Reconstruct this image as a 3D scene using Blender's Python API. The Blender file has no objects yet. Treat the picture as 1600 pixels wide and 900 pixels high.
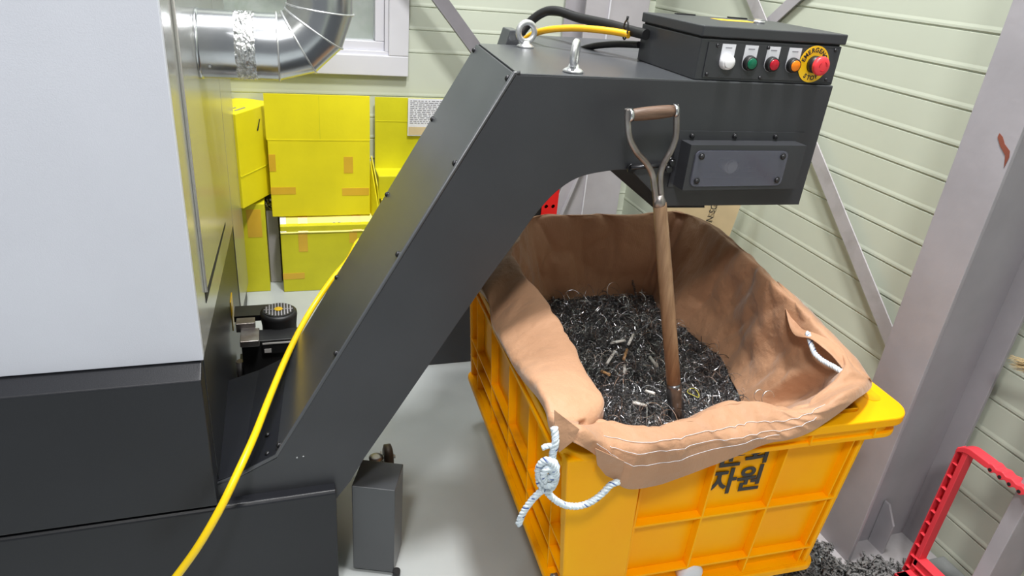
import bpy, bmesh, math, random
from mathutils import Vector, Matrix, noise
random.seed(7)
SC = bpy.context.scene
COL = SC.collection
V = Vector

# ------------------------------------------------------------------ camera
F = 1083.0; CX, CY = 800.0, 450.0; CAMH = 1.5
_down = V((588-CX, 2690-CY, F)).normalized()
_x = V((4189-CX, 247-CY, F)); _x = (_x - _down*_x.dot(_down)).normalized()
_up = -_down
_y = _up.cross(_x)
R = Matrix((_x, _y, _up))            # world = R @ (right, down, forward)
CAMP = V((0, 0, CAMH))
cd = bpy.data.cameras.new('camera'); cam = bpy.data.objects.new('camera', cd); COL.objects.link(cam)
cd.sensor_width = 36; cd.lens = F/1600*36; cd.clip_start = .02; cd.clip_end = 60
r_, d_, f_ = R.col[0].copy(), R.col[1].copy(), R.col[2].copy()
M4 = Matrix(((r_.x, -d_.x, -f_.x, 0), (r_.y, -d_.y, -f_.y, 0), (r_.z, -d_.z, -f_.z, CAMH), (0, 0, 0, 1)))
cam.matrix_world = M4
SC.camera = cam

def at(px, py, **k):
    """true position of something seen at px,py once its x, y or z in the room is known"""
    r = R @ V(((px-CX)/F, (py-CY)/F, 1.0))
    a, val = list(k.items())[0]; i = 'xyz'.index(a)
    return CAMP + r*((val-CAMP[i])/r[i])

# ------------------------------------------------------------------ world, lights, exposure
SC.view_settings.view_transform = 'Standard'
SC.view_settings.look = 'None'
SC.view_settings.gamma = 1.0
SC.view_settings.use_curve_mapping = False
SC.view_settings.exposure = 0.0
W = bpy.data.worlds.new('world'); SC.world = W; W.use_nodes = True
W.node_tree.nodes['Background'].inputs[0].default_value = (.93, .97, 1.0, 1)
W.node_tree.nodes['Background'].inputs[1].default_value = .26

def area(name, loc, target, sx, sy, power, col=(1, 1, 1)):
    l = bpy.data.lights.new(name, 'AREA'); l.shape = 'RECTANGLE'; l.size = sx; l.size_y = sy
    l.energy = power; l.color = col
    o = bpy.data.objects.new(name, l); COL.objects.link(o); o.location = loc
    o.rotation_euler = (V(target)-V(loc)).to_track_quat('-Z', 'Y').to_euler()
    return o
area('ceiling_lamp_key', (.75, 1.05, 4.3), (.85, 1.35, .5), .35, .5, 160, (1, .985, .96))
area('ceiling_lamp_front', (-.9, -1.4, 4.4), (.8, 1.3, .5), .5, .6, 110, (1, .985, .96))
area('ceiling_lamp_right', (3.0, -2.2, 4.4), (1.0, 1.4, .5), .8, .6, 75, (1, .98, .96))
area('ceiling_lamp_back', (0.1, 2.3, 4.6), (.2, 2.7, 0), .6, .6, 76, (.97, .99, 1))
area('outdoor_daylight', (0.0, 5.2, 4.2), (0, 4.2, 1.2), 3, 1, 150, (.95, 1, .98))

# ------------------------------------------------------------------ materials
def nd(nt, t, **k):
    n = nt.nodes.new(t)
    for a, b in k.items(): setattr(n, a, b)
    return n
def mat(name, col, rough=.5, metal=0.0, var=.08, scale=6.0, bump=0.0, bscale=60.0, spec=.5, alpha=1.0, coat=0.0, stretch=None, trans=0.0, col2=None, sharp=(.35, .65), detail=6.0):
    m = bpy.data.materials.new(name); m.use_nodes = True
    nt = m.node_tree; b = nt.nodes['Principled BSDF']
    b.inputs['Roughness'].default_value = rough
    b.inputs['Metallic'].default_value = metal
    b.inputs['Specular IOR Level'].default_value = spec
    b.inputs['Alpha'].default_value = alpha
    b.inputs['Coat Weight'].default_value = coat
    b.inputs['Transmission Weight'].default_value = trans
    tc = nd(nt, 'ShaderNodeTexCoord'); mp = nd(nt, 'ShaderNodeMapping')
    nt.links.new(tc.outputs['Object'], mp.inputs[0])
    if stretch: mp.inputs['Scale'].default_value = stretch
    n = nd(nt, 'ShaderNodeTexNoise'); n.inputs['Scale'].default_value = scale; n.inputs['Detail'].default_value = detail
    nt.links.new(mp.outputs[0], n.inputs['Vector'])
    cr = nd(nt, 'ShaderNodeValToRGB')
    c1 = tuple(c*(1-var) for c in col) + (1,)
    c2 = (tuple(min(1, c*(1+var)) for c in col) if col2 is None else tuple(col2)) + (1,)
    if col2 is not None: c1 = tuple(col)+(1,)
    cr.color_ramp.elements[0].position = sharp[0]; cr.color_ramp.elements[0].color = c1
    cr.color_ramp.elements[1].position = sharp[1]; cr.color_ramp.elements[1].color = c2
    nt.links.new(n.outputs[0], cr.inputs[0]); nt.links.new(cr.outputs[0], b.inputs['Base Color'])
    if bump:
        n2 = nd(nt, 'ShaderNodeTexNoise'); n2.inputs['Scale'].default_value = bscale; n2.inputs['Detail'].default_value = 4
        nt.links.new(mp.outputs[0], n2.inputs['Vector'])
        bp = nd(nt, 'ShaderNodeBump'); bp.inputs['Strength'].default_value = bump; bp.inputs['Distance'].default_value = .01
        nt.links.new(n2.outputs[0], bp.inputs['Height']); nt.links.new(bp.outputs[0], b.inputs['Normal'])
    return m

M = {}
M['floor'] = mat('floor_paint', (.44, .47, .475), .32, var=.10, scale=2.2, bump=.03, bscale=25)
M['wall'] = mat('wall_panel', (.55, .59, .50), .42, var=.03, scale=1.5)
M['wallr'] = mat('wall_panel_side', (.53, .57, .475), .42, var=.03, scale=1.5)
M['winframe'] = mat('window_vinyl', (.60, .60, .65), .35, var=.02)
M['steelgrey'] = mat('grey_paint', (.36, .345, .37), .45, var=.08, scale=5, bump=.05, bscale=40)
M['steeldark'] = mat('darker_grey_paint', (.20, .19, .21), .5, var=.1, scale=6)  # darker grey for the brace beside the window
M['steeldirty'] = mat('dirty_grey_paint', (.40, .385, .40), .5, col2=(.27, .26, .26), scale=9, bump=.08, bscale=40, sharp=(.5, .75))
M['white'] = mat('white_panel', (.58, .60, .675), .42, var=.015, bump=.04, bscale=400)
M['sidepanel'] = mat('machine_side_panel', (.40, .40, .38), .22, var=.03, scale=3, metal=.35)
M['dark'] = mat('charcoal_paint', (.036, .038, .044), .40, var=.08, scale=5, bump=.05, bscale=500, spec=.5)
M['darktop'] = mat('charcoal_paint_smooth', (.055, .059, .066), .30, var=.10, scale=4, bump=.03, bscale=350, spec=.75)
M['dark2'] = mat('charcoal_darker', (.010, .011, .015), .38, var=.08, scale=5, bump=.05, bscale=500, spec=.45)  # darker charcoal for the machine covers, skirt and conveyor foot cover
M['black'] = mat('black_plastic', (.012, .012, .013), .45)
M['gap'] = mat('dark_gap', (.006, .006, .006), .8)
M['bolt'] = mat('black_bolt', (.05, .05, .055), .3, metal=.7)
M['steel'] = mat('bright_steel', (.62, .63, .65), .25, metal=1.0, var=.12, scale=30)
M['zinc'] = mat('zinc_plated', (.72, .73, .75), .35, metal=.85, var=.15, scale=60)
M['duct'] = mat('galvanised_sheet', (.60, .62, .65), .24, metal=1.0, var=.10, scale=5, stretch=(1, 1, 1), bump=.03, bscale=14)
M['foil'] = mat('silver_tape', (.75, .76, .78), .22, metal=1.0, var=.2, scale=60, bump=1.0, bscale=70)
M['yhose'] = mat('yellow_hose', (.86, .58, .005), .33, var=.04)
M['ycable'] = mat('amber_cable', (.88, .45, .012), .4, var=.04)
M['card'] = mat('yellow_cardboard', (.80, .70, .008), .5, var=.05, scale=5, bump=.05, bscale=60)
M['cardg'] = mat('greenish_yellow_cardboard', (.64, .60, .01), .5, var=.08, scale=5, bump=.05, bscale=60)
M['cardlit'] = mat('lit_yellow_flap', (.90, .80, .15), .5, var=.05)  # paler yellow carries the light falling on the open flap
M['tape'] = mat('orange_packing_tape', (.72, .44, .03), .3, var=.08)
M['tan'] = mat('tan_cardboard', (.62, .50, .30), .6, var=.08, scale=8)
M['paper'] = mat('paper', (.72, .73, .78), .5, var=.02)
M['ink'] = mat('black_ink', (.02, .02, .02), .5)
M['greyink'] = mat('grey_ink', (.25, .25, .28), .5)
M['crate'] = mat('orange_plastic', (.98, .40, .0), .45, spec=.16, col2=(1.0, .47, .0), scale=4, bump=.04, bscale=30)
M['crated'] = mat('scuffed_orange_plastic', (.98, .43, .0), .45, spec=.16, col2=(.50, .19, .01), scale=7, bump=.05, bscale=30, sharp=(.52, .82))
M['rope'] = mat('pale_rope', (.66, .74, .80), .6, var=.12, scale=80, bump=.2, bscale=300)
M['ropeb'] = mat('blue_rope_strand', (.62, .70, .80), .6, col2=(.05, .10, .32), scale=45, sharp=(.52, .56))
M['red'] = mat('red_plastic', (.80, .05, .07), .38, var=.06)
M['redp'] = mat('red_paint', (.80, .01, .01), .35, var=.05)
M['straw'] = mat('straw', (.55, .42, .22), .8)
M['lint'] = mat('grey_lint', (.20, .20, .20), .95, var=.3, scale=40, bump=1, bscale=80)
M['wood'] = mat('worn_wood', (.20, .115, .062), .5, col2=(.33, .21, .12), scale=10, stretch=(7, 7, .7), bump=.15, bscale=60)
M['wooddark'] = mat('dark_grip_wood', (.09, .05, .032), .45, col2=(.15, .09, .06), scale=12, stretch=(1, 8, 8), bump=.15, bscale=60)
M['ironrod'] = mat('worn_iron', (.38, .36, .35), .38, metal=.9, col2=(.22, .18, .16), scale=18, bump=.1, bscale=60)
M['btnw'] = mat('white_button', (.9, .9, .93), .2)
M['btng'] = mat('green_button', (.0, .14, .07), .25)
M['btnr'] = mat('red_button', (.45, .004, .02), .25)
M['btno'] = mat('orange_button', (.85, .22, .006), .25)
M['estop'] = mat('red_mushroom', (.82, .045, .06), .35)
M['eyel'] = mat('yellow_disc', (.90, .55, .01), .35, var=.02)
M['plate'] = mat('silver_label_plate', (.72, .70, .68), .3, metal=.2)
M['chips'] = mat('steel_chips_bed', (.022, .023, .026), .4, metal=.5, col2=(.40, .41, .43), scale=190, bump=1.0, bscale=170, sharp=(.45, .68), detail=8)
M['swarf'] = mat('steel_swarf', (.75, .76, .78), .27, metal=1.0, var=.4, scale=20)
M['swarfd'] = mat('dark_steel_swarf', (.17, .17, .18), .3, metal=1.0, var=.4, scale=20)
M['butt'] = mat('white_paper_stub', (.80, .78, .74), .7)
M['buttb'] = mat('tan_filter', (.50, .28, .12), .7)
M['ring'] = mat('yellow_band', (.55, .50, .08), .5)
M['caster'] = mat('brown_caster', (.07, .05, .035), .5, metal=.3)
M['brown'] = mat('rusty', (.22, .06, .035), .8)
M['hedge'] = mat('pale_foliage', (.50, .62, .46), .8, col2=(.78, .84, .78), scale=9, bump=.3, bscale=20)
M['conc'] = mat('kerb_concrete', (.16, .17, .17), .8, var=.2, scale=10, bump=.3, bscale=40)
M['tape_clear'] = mat('clear_tape', (.85, .85, .86), .12, alpha=.35)
# plexiglass
M['plexi'] = mat('plexiglass', (.13, .135, .185), .10, alpha=.52, var=.0, spec=.8)
M['glass'] = mat('window_glass', (.8, .85, .85), .05, alpha=.18, var=.0)
M['lens'] = mat('lamp_lens', (.75, .76, .72), .3)

# woven brown bag cloth: weave lines plus faint stitched lines
def cloth():
    m = mat('brown_woven_cloth', (.39, .205, .112), .62, col2=(.52, .29, .168), scale=4, bump=.6, bscale=26, sharp=(.3, .7))
    nt = m.node_tree; b = nt.nodes['Principled BSDF']
    b.inputs['Sheen Weight'].default_value = .25; b.inputs['Sheen Roughness'].default_value = .4
    tc = nd(nt, 'ShaderNodeTexCoord')
    w1 = nd(nt, 'ShaderNodeTexWave', wave_type='BANDS', bands_direction='X'); w1.inputs['Scale'].default_value = 26
    w2 = nd(nt, 'ShaderNodeTexWave', wave_type='BANDS', bands_direction='Y'); w2.inputs['Scale'].default_value = 110
    for w in (w1, w2): nt.links.new(tc.outputs['UV'], w.inputs['Vector']); w.inputs['Distortion'].default_value = .6
    mx = nd(nt, 'ShaderNodeMath', operation='ADD'); nt.links.new(w1.outputs[1], mx.inputs[0]); nt.links.new(w2.outputs[1], mx.inputs[1])
    bp = nd(nt, 'ShaderNodeBump'); bp.inputs['Strength'].default_value = .12; bp.inputs['Distance'].default_value = .002
    nt.links.new(mx.outputs[0], bp.inputs['Height'])
    old = [l.from_node for l in nt.links if l.to_socket == b.inputs['Normal']][0]
    nt.links.new(old.outputs[0], bp.inputs['Normal']); nt.links.new(bp.outputs[0], b.inputs['Normal'])
    return m
M['cloth'] = cloth()

# ------------------------------------------------------------------ mesh helpers (all vertices in room coordinates)
class MB:
    def __init__(s): s.bm = bmesh.new()
    def add(s, verts, faces, mi=0, smooth=False):
        vs = [s.bm.verts.new(V(v)) for v in verts]
        for f in faces:
            try:
                fc = s.bm.faces.new([vs[i] for i in f]); fc.material_index = mi; fc.smooth = smooth
            except ValueError: pass
        return vs
    def box(s, a, b, mi=0, mtx=None):
        (x0, y0, z0), (x1, y1, z1) = a, b
        v = [V(p) for p in ((x0,y0,z0),(x1,y0,z0),(x1,y1,z0),(x0,y1,z0),(x0,y0,z1),(x1,y0,z1),(x1,y1,z1),(x0,y1,z1))]
        if mtx: v = [mtx @ p for p in v]
        s.add(v, [(0,3,2,1),(4,5,6,7),(0,1,5,4),(1,2,6,5),(2,3,7,6),(3,0,4,7)], mi)
    def prism(s, pts, vec, mi=0):
        """planar polygon (3D points) pushed along vec"""
        n = len(pts); vec = V(vec)
        v = [V(p) for p in pts] + [V(p)+vec for p in pts]
        s.add(v, [tuple(range(n-1, -1, -1)), tuple(range(n, 2*n))] + [(i, (i+1) % n, n+(i+1) % n, n+i) for i in range(n)], mi)
    def tube(s, pts, rad, seg=12, mi=0, cap=True, smooth=True, closed=False):
        pts = [V(p) for p in pts]; n = len(pts)
        rads = rad if isinstance(rad, (list, tuple)) else [rad]*n
        rings = []; up = None
        for i in range(n):
            if closed: t = pts[(i+1) % n]-pts[i-1]
            else: t = pts[min(i+1, n-1)]-pts[max(i-1, 0)]
            t.normalize()
            if up is None:
                up = t.orthogonal().normalized()
            else:
                up = (up - t*up.dot(t))
                up = up.normalized() if up.length > 1e-6 else t.orthogonal().normalized()
            w = t.cross(up)
            rings.append([pts[i]+(up*math.cos(2*math.pi*k/seg)+w*math.sin(2*math.pi*k/seg))*rads[i] for k in range(seg)])
        vs = [s.bm.verts.new(p) for r in rings for p in r]
        m = n if closed else n-1
        for i in range(m):
            for k in range(seg):
                a, b2 = i*seg, ((i+1) % n)*seg
                f = s.bm.faces.new((vs[a+k], vs[a+(k+1) % seg], vs[b2+(k+1) % seg], vs[b2+k])); f.smooth = smooth; f.material_index = mi
        if cap and not closed:
            f = s.bm.faces.new(list(reversed(vs[:seg]))); f.material_index = mi
            f = s.bm.faces.new(vs[-seg:]); f.material_index = mi
    def cyl(s, a, b, r, seg=20, mi=0, r2=None): s.tube([a, b], [r, r if r2 is None else r2], seg, mi)
    def lathe(s, c, axis, prof, seg=24, mi=0):
        """prof: list of (distance along axis, radius)"""
        ax = V(axis).normalized(); s.tube([V(c)+ax*h for h, r in prof], [max(r, 1e-4) for h, r in prof], seg, mi, smooth=True)
    def dome(s, c, axis, r, h, seg=14, mi=0):
        s.lathe(c, axis, [(0, r), (h*.5, r*.88), (h*.85, r*.55), (h, r*.08)], seg, mi)
    def build(s, name, mats, parent=None, bevel=0, seg=2, sub=0, smooth_angle=None, recalc=True):
        if recalc: bmesh.ops.recalc_face_normals(s.bm, faces=s.bm.faces)
        me = bpy.data.meshes.new(name)
        org = parent_world(parent) if parent else V((0, 0, 0))
        if not parent:
            # origin at the base centre of the thing
            xs = [v.co for v in s.bm.verts]
            org = V((sum(v.x for v in xs)/len(xs), sum(v.y for v in xs)/len(xs), min(v.z for v in xs)))
        bmesh.ops.translate(s.bm, verts=s.bm.verts, vec=-org)
        s.bm.to_mesh(me); s.bm.free()
        for m_ in (mats if isinstance(mats, (list, tuple)) else [mats]): me.materials.append(m_)
        o = bpy.data.objects.new(name, me); COL.objects.link(o)
        if parent: o.parent = parent
        else: o.location = org
        if bevel:
            bv = o.modifiers.new('bevel', 'BEVEL'); bv.width = bevel; bv.segments = seg; bv.limit_method = 'ANGLE'; bv.angle_limit = .6
            bv.harden_normals = False
        if sub:
            sb = o.modifiers.new('sub', 'SUBSURF'); sb.levels = sb.render_levels = sub
        return o
def parent_world(p):
    o = V((0, 0, 0))
    while p is not None:
        o += p.location; p = p.parent
    return o
def tag(o, label, cat, group=None, kind=None):
    o['label'] = label; o['category'] = cat
    if group: o['group'] = group
    if kind: o['kind'] = kind
    return o
def thing(name, label, cat, loc, group=None):
    o = bpy.data.objects.new(name, None); COL.objects.link(o); o.location = loc; o.empty_display_size = .05
    return tag(o, label, cat, group)
def struct(o): o['kind'] = 'structure'; return o
def catmull(pts, n=8, closed=False):
    P = [V(p) for p in pts]; out = []; m = len(P)
    rng = range(m) if closed else range(m-1)
    for i in rng:
        if closed: p0, p1, p2, p3 = P[i-1], P[i], P[(i+1) % m], P[(i+2) % m]
        else: p0, p1, p2, p3 = P[max(i-1, 0)], P[i], P[i+1], P[min(i+2, m-1)]
        for k in range(n):
            t = k/n
            out.append(.5*((2*p1)+(p2-p0)*t+(2*p0-5*p1+4*p2-p3)*t*t+(3*p1-p0-3*p2+p3)*t**3))
    if not closed: out.append(P[-1])
    return out
def text(s, size, origin, ux, uy, m, name, parent=None, ext=.0006, spacing=1.0, align='CENTER', bold=0.0):
    c = bpy.data.curves.new(name, 'FONT'); c.body = s; c.size = size; c.align_x = align; c.align_y = 'CENTER'; c.extrude = ext; c.space_character = spacing; c.offset = bold
    o = bpy.data.objects.new(name+'_tmp', c); COL.objects.link(o)
    dg = bpy.context.evaluated_depsgraph_get()
    me = bpy.data.meshes.new_from_object(o.evaluated_get(dg), depsgraph=dg)
    bpy.data.objects.remove(o, do_unlink=True)
    ux = V(ux).normalized(); uz = ux.cross(V(uy)).normalized(); uy = uz.cross(ux)
    org = parent_world(parent) if parent else V((0, 0, 0))
    mt = Matrix((ux, uy, uz)).transposed().to_4x4(); mt.translation = V(origin)-org
    me.transform(mt); me.materials.clear(); me.materials.append(m)
    r = bpy.data.objects.new(name, me); COL.objects.link(r)
    if parent: r.parent = parent
    return r

XW, YB = 1.77, 3.26       # faces of the right wall and of the back wall

# ================================================================== THE SETTING
b = MB(); b.box((-3.2, -2.5, -.1), (XW+.15, YB+.15, 0)); struct(b.build('floor', M['floor']))
def seam_profile(z0, z1, off, pitch=.098):
    pr = [(0, z0)]; k = 0
    while off+k*pitch < z0+.01: k += 1
    while off+k*pitch < z1-.01:
        z = off+k*pitch
        pr += [(0, z-.003), (-.0028, z-.0015), (-.0028, z+.0005), (.0012, z+.004), (.0012, z+.010), (0, z+.018)]; k += 1
    pr.append((0, z1)); return pr
def wall_back(x0, x1, z0, z1, b):
    pr = seam_profile(z0, z1, .075)
    pts = [V((x0, YB-d, z)) for d, z in pr]+[V((x0, YB+.12, z1)), V((x0, YB+.12, z0))]
    b.prism(pts, (x1-x0, 0, 0))
b = MB()
wall_back(-3.2, XW+.15, 0, .955, b)
wall_back(.56, XW+.15, .955, 3.0, b)
wall_back(-3.2, -1.3, .955, 3.0, b)
wall_back(-1.3, .56, 2.3, 3.0, b)
struct(b.build('wall_back', M['wall']))
b = MB()
pr = seam_profile(0, 3.0, .045)
b.prism([V((XW-d, -2.5, z)) for d, z in pr]+[V((XW+.12, -2.5, 3.0)), V((XW+.12, -2.5, 0))], (0, YB+2.5, 0))
struct(b.build('wall_right', M['wallr']))

# window
wn = bpy.data.objects.new('window_1', None); COL.objects.link(wn); wn.location = (-.37, YB, .955); wn['kind'] = 'structure'
def frame(x0, x1, z0, z1, w, y0, y1, name, bev=.004):
    b = MB()
    b.box((x0, y0, z0), (x1, y1, z0+w)); b.box((x0, y0, z1-w), (x1, y1, z1))
    b.box((x0, y0, z0+w), (x0+w, y1, z1-w)); b.box((x1-w, y0, z0+w), (x1, y1, z1-w))
    return b.build(name, M['winframe'], wn, bevel=bev)
frame(-1.3, .562, .955, 2.3, .088, YB-.035, YB+.10, 'window_frame')
frame(-1.21, .476, 1.041, 2.21, .018, YB-.02, YB+.09, 'window_stop', .002)
frame(-1.195, .458, 1.058, 2.195, .040, YB-.002, YB+.07, 'window_sash', .003)
b = MB(); b.box((-1.16, YB+.03, 1.09), (.42, YB+.036, 2.16)); b.build('window_pane', M['glass'], wn)

# foliage outside
b = MB(); nx, nz = 70, 44
vs = []
for j in range(nz+1):
    for i in range(nx+1):
        x = -3.0+i*6.0/nx; z = .0+j*3.6/nz
        d = noise.fractal(V((x*2.4, z*2.4, 0)), 1, 2, 5)*.25
        vs.append((x, 4.25+d, z))
b.add(vs, [(j*(nx+1)+i, j*(nx+1)+i+1, (j+1)*(nx+1)+i+1, (j+1)*(nx+1)+i) for j in range(nz) for i in range(nx)], smooth=True)
n0 = len(vs)
b.add([(-3, 4.7, 0), (3, 4.7, 0), (3, 4.7, 3.6), (-3, 4.7, 3.6)], [(0, 3, 2, 1)])
tag(b.build('hedge', M['hedge'], recalc=False), 'pale green foliage seen through the window behind the silver duct', 'hedge')

# steel columns and braces of the hall
def hbeam(cx, cy, w, d, z1, name, label, along='x', tf=.011, tw=.010, m='steelgrey', flange_names=True):
    """flanges perpendicular to 'along'; w flange width, d depth"""
    t = thing(name, label, 'steel column', (cx, cy, 0))
    def bx(a0, a1, c0, c1, nm):
        b = MB()
        if along == 'x': b.box((cx+a0, cy+c0, 0), (cx+a1, cy+c1, z1))
        else: b.box((cx+c0, cy+a0, 0), (cx+c1, cy+a1, z1))
        return b.build(nm, M[m], t, bevel=.0015)
    bx(-d/2, -d/2+tf, -w/2, w/2, 'flange'); bx(d/2-tf, d/2, -w/2, w/2, 'flange'); bx(-d/2+tf, d/2-tf, -tw/2, tw/2, 'web')
    return t
c1 = hbeam(1.608, 1.119, .128, .272, 2.6, 'steel_column', 'wide grey painted steel column at the right, beside the red frame', 'x')
b = MB(); z0 = 0
b.prism([(1.486, 1.062, 0), (1.60, 1.062, 0), (1.60, 1.062, .10), (1.53, 1.062, .16), (1.486, 1.062, .17)][:0] or
        [(1.600, 1.058, 0), (1.600, 1.112, 0), (1.600, 1.112, .17), (1.600, 1.095, .17), (1.600, 1.058, .12)], (.007, 0, 0))
b.build('stiffener', M['steelgrey'], c1, bevel=.001)
b = MB(); b.box((1.44, .99, 0), (1.76, 1.25, .014)); b.build('base_plate', M['steeldirty'], c1)
# rust scar on the inner flange
b = MB()
pc = [at(1562, 208, x=1.4715), at(1567, 214, x=1.4715), at(1570, 225, x=1.4715), at(1578, 236, x=1.4715), at(1577, 246, x=1.4715), at(1569, 262, x=1.4715), at(1571, 243, x=1.4715), at(1563, 228, x=1.4715), at(1559, 214, x=1.4715)]
b.prism(pc, (-.0008, 0, 0)); b.build('paint_chip', M['brown'], c1)['label'] = 'rust brown chip in the grey paint'
c2 = hbeam(1.43, 3.09, .30, .25, 2.8, 'steel_column', 'grey steel column in the far corner behind the control box', 'y')
b = MB(); b.box((1.385, 2.958, 0), (1.391, 2.964, 2.8)); b.build('edge_strip', M['winframe'], c2)
b = MB(); b.box((1.62, .808, 0), (1.765, .816, 2.4)); b.box((1.612, .795, 0), (1.62, .83, 2.4))
tag(b.build('steel_post', M['steelgrey'], bevel=.002), 'narrow grey steel post at the lower right edge, behind the red frame', 'steel post')
def brace(p, q, width, thick, nrm, name, label, m='steelgrey', lip=.03):
    p, q, nrm = V(p), V(q), V(nrm).normalized(); d = (q-p).normalized(); w = d.cross(nrm).normalized()
    b = MB()
    a = [p-w*width/2, p+w*width/2, q+w*width/2, q-w*width/2]
    b.prism(a, nrm*thick)
    if lip:
        b.prism([p+w*width/2, p+w*(width/2-.005), q+w*(width/2-.005), q+w*width/2], nrm*lip)
    return tag(b.build(name, M[m], bevel=.001), label, 'brace')
brace((1.745, 1.30, .46), (1.745, 2.75, 1.66), .052, .005, (-1, 0, 0), 'diagonal_brace', 'dirty grey diagonal brace running down to the wide right column', 'steeldirty', lip=0)
brace((1.758, 2.55, 1.18), (1.758, 1.35, 2.15), .045, .005, (-1, 0, 0), 'diagonal_brace', 'short lilac end of the brace crossing above the control box lid', lip=0)
brace((-.467, 3.16, 2.59), (1.33, 3.16, .56), .062, .005, (0, -1, 0), 'diagonal_brace', 'dark grey angle brace slanting beside the window to behind the conveyor', 'steeldark', lip=.035)
brace((1.22, 2.93, .34), (1.34, 2.93, .72), .05, .006, (0, -1, 0), 'gusset_plate', 'grey folded bracket at the foot of the far corner column', lip=.03)
b = MB(); b.prism([(1.29, 2.955, .50), (1.57, 2.955, .62), (1.57, 2.955, .50)], (0, -.006, 0))
b = MB()   # low concrete kerb and lint near the column
b.box((1.70, -1.0, 0), (XW, 1.0, .028)); b.build('trim_1', M['conc'], bevel=.004)['kind'] = 'structure'

# ================================================================== MACHINE
XM = -.178
mc = thing('machine_enclosure', 'large machine with white front panel and dark base, at left edge', 'machine', (-.7, 2.2, 0))
b = MB(); b.box((-2.6, 1.345, .10), (XM-.006, 2.99, 2.2))
b.build('cabinet_body', M['dark'], mc)
b = MB(); b.box((-2.6, 1.328, .697), (XM, 1.346, 2.2)); b.build('front_panel', M['white'], mc, bevel=.0015)
def sideplate(pts, th, m, name, x=XM, bev=.001, label=None):
    b = MB(); b.prism([(x-.006, y, z) for y, z in pts], (th, 0, 0)); o = b.build(name, M[m], mc, bevel=bev)
    if label: o['label'] = label
    return o
sideplate([(1.346, .697), (2.428, .566), (2.428, 2.2), (1.346, 2.2)], .006, 'sidepanel', 'side_panel', label='grey metallic side panel')
yz = lambda px, py: tuple(at(px, py, x=XM))[1:]
gp = [yz(322, 472), yz(352, 354), yz(330, 150), (2.36, 2.1), (1.62, 2.1), yz(300, 260)]
gp = [(1.475, .745), (2.16, .672), (2.50-.13, 2.1), (1.66, 2.1)]
gp = [yz(322, 474), yz(352, 352), (2.20, 2.1), (1.50, 2.1)]
sideplate(gp, .0012, 'gap', 'door_gap', x=XM+.006)
cxm = sum(p[0] for p in gp)/4
gq = [(gp[0][0]-.004, gp[0][1]+.028), (gp[1][0]-.012, gp[1][1]+.020), (2.188, 2.1), (1.496, 2.1)]
dr = sideplate(gq, .0035, 'sidepanel', 'side_door', x=XM+.006)
b = MB(); b.tube([(XM+.0045, gq[0][0]+.004, gq[0][1]), (XM+.0045, gq[3][0]+.004, 2.1)], .002, 6); b.build('door_edge_glint', M['plate'], dr)  # pale rod stands in for the reflection along the door edge
sideplate([(2.436, .215), (2.99, .075), (2.99, 2.2), (2.436, 2.2)], .006, 'sidepanel', 'rear_door')
sideplate([(2.424, .10), (2.440, .10), (2.440, 2.2), (2.424, 2.2)], .0062, 'gap', 'rear_gap', x=XM-.0005)
b = MB(); b.prism([(-2.6, 1.292, .340), (-2.6, 1.292, .672), (-2.6, 1.340, .697), (-2.6, 1.36, .697), (-2.6, 1.36, .340)], (2.6+XM-.004, 0, 0))
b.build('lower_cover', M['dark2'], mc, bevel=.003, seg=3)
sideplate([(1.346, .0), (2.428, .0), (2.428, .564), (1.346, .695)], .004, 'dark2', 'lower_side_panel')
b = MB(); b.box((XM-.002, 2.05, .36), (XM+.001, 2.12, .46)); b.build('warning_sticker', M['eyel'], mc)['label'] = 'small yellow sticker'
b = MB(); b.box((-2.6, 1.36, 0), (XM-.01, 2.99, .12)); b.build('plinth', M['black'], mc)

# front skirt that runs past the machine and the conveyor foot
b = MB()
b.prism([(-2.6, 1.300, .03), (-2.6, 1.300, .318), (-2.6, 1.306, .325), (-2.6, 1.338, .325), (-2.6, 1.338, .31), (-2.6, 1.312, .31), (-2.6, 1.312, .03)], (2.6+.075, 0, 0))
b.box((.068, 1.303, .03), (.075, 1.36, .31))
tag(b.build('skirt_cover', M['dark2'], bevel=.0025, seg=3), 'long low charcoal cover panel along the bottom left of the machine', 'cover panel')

# ================================================================== CONVEYOR
Y0, Y1 = 1.33, 1.77
cv = thing('chip_conveyor', 'big charcoal chip conveyor rising from the machine and over the orange crate', 'conveyor', (.1, 1.58, 0))
def shear(b):
    for v in b.bm.verts:
        v.co.x += .037*(v.co.y-Y0)/(Y1-Y0)*max(0, min(1, (1.2-v.co.x)/.7))
def P3(px, py): p = at(px, py, y=Y0); return (p.x, p.z)
TL = (.444, 1.286); BR = (1.204, 1.003)
lower = [P3(1040, 322), P3(985, 265)]
arch = catmull([V((P3(x, y)[0], P3(x, y)[1], 0)) for x, y in ((985, 265), (950, 267), (905, 277), (870, 299), (840, 331), (818, 360), (797, 390))], 5)
arch = [(p.x, p.y) for p in arch]
prof = [(-.30, .381-.052), (-.133, .381), (-.052, .421), TL, (1.208, 1.288), (1.204, 1.003), lower[0]] + arch + [(.415, .840), (.203, .485), (.143, .386), (.112, .325), (.070, .265), (.05, .20), (.05, .03), (-.30, .03)]
b = MB(); b.prism([(x, Y0, z) for x, z in prof], (0, .003, 0)); b.build('side_plate', M['dark'], cv, bevel=.0008)
b = MB(); b.prism([(x, Y1-.003, z) for x, z in prof], (0, .003, 0)); shear(b); b.build('side_plate', M['dark'], cv, bevel=.0008)
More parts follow.
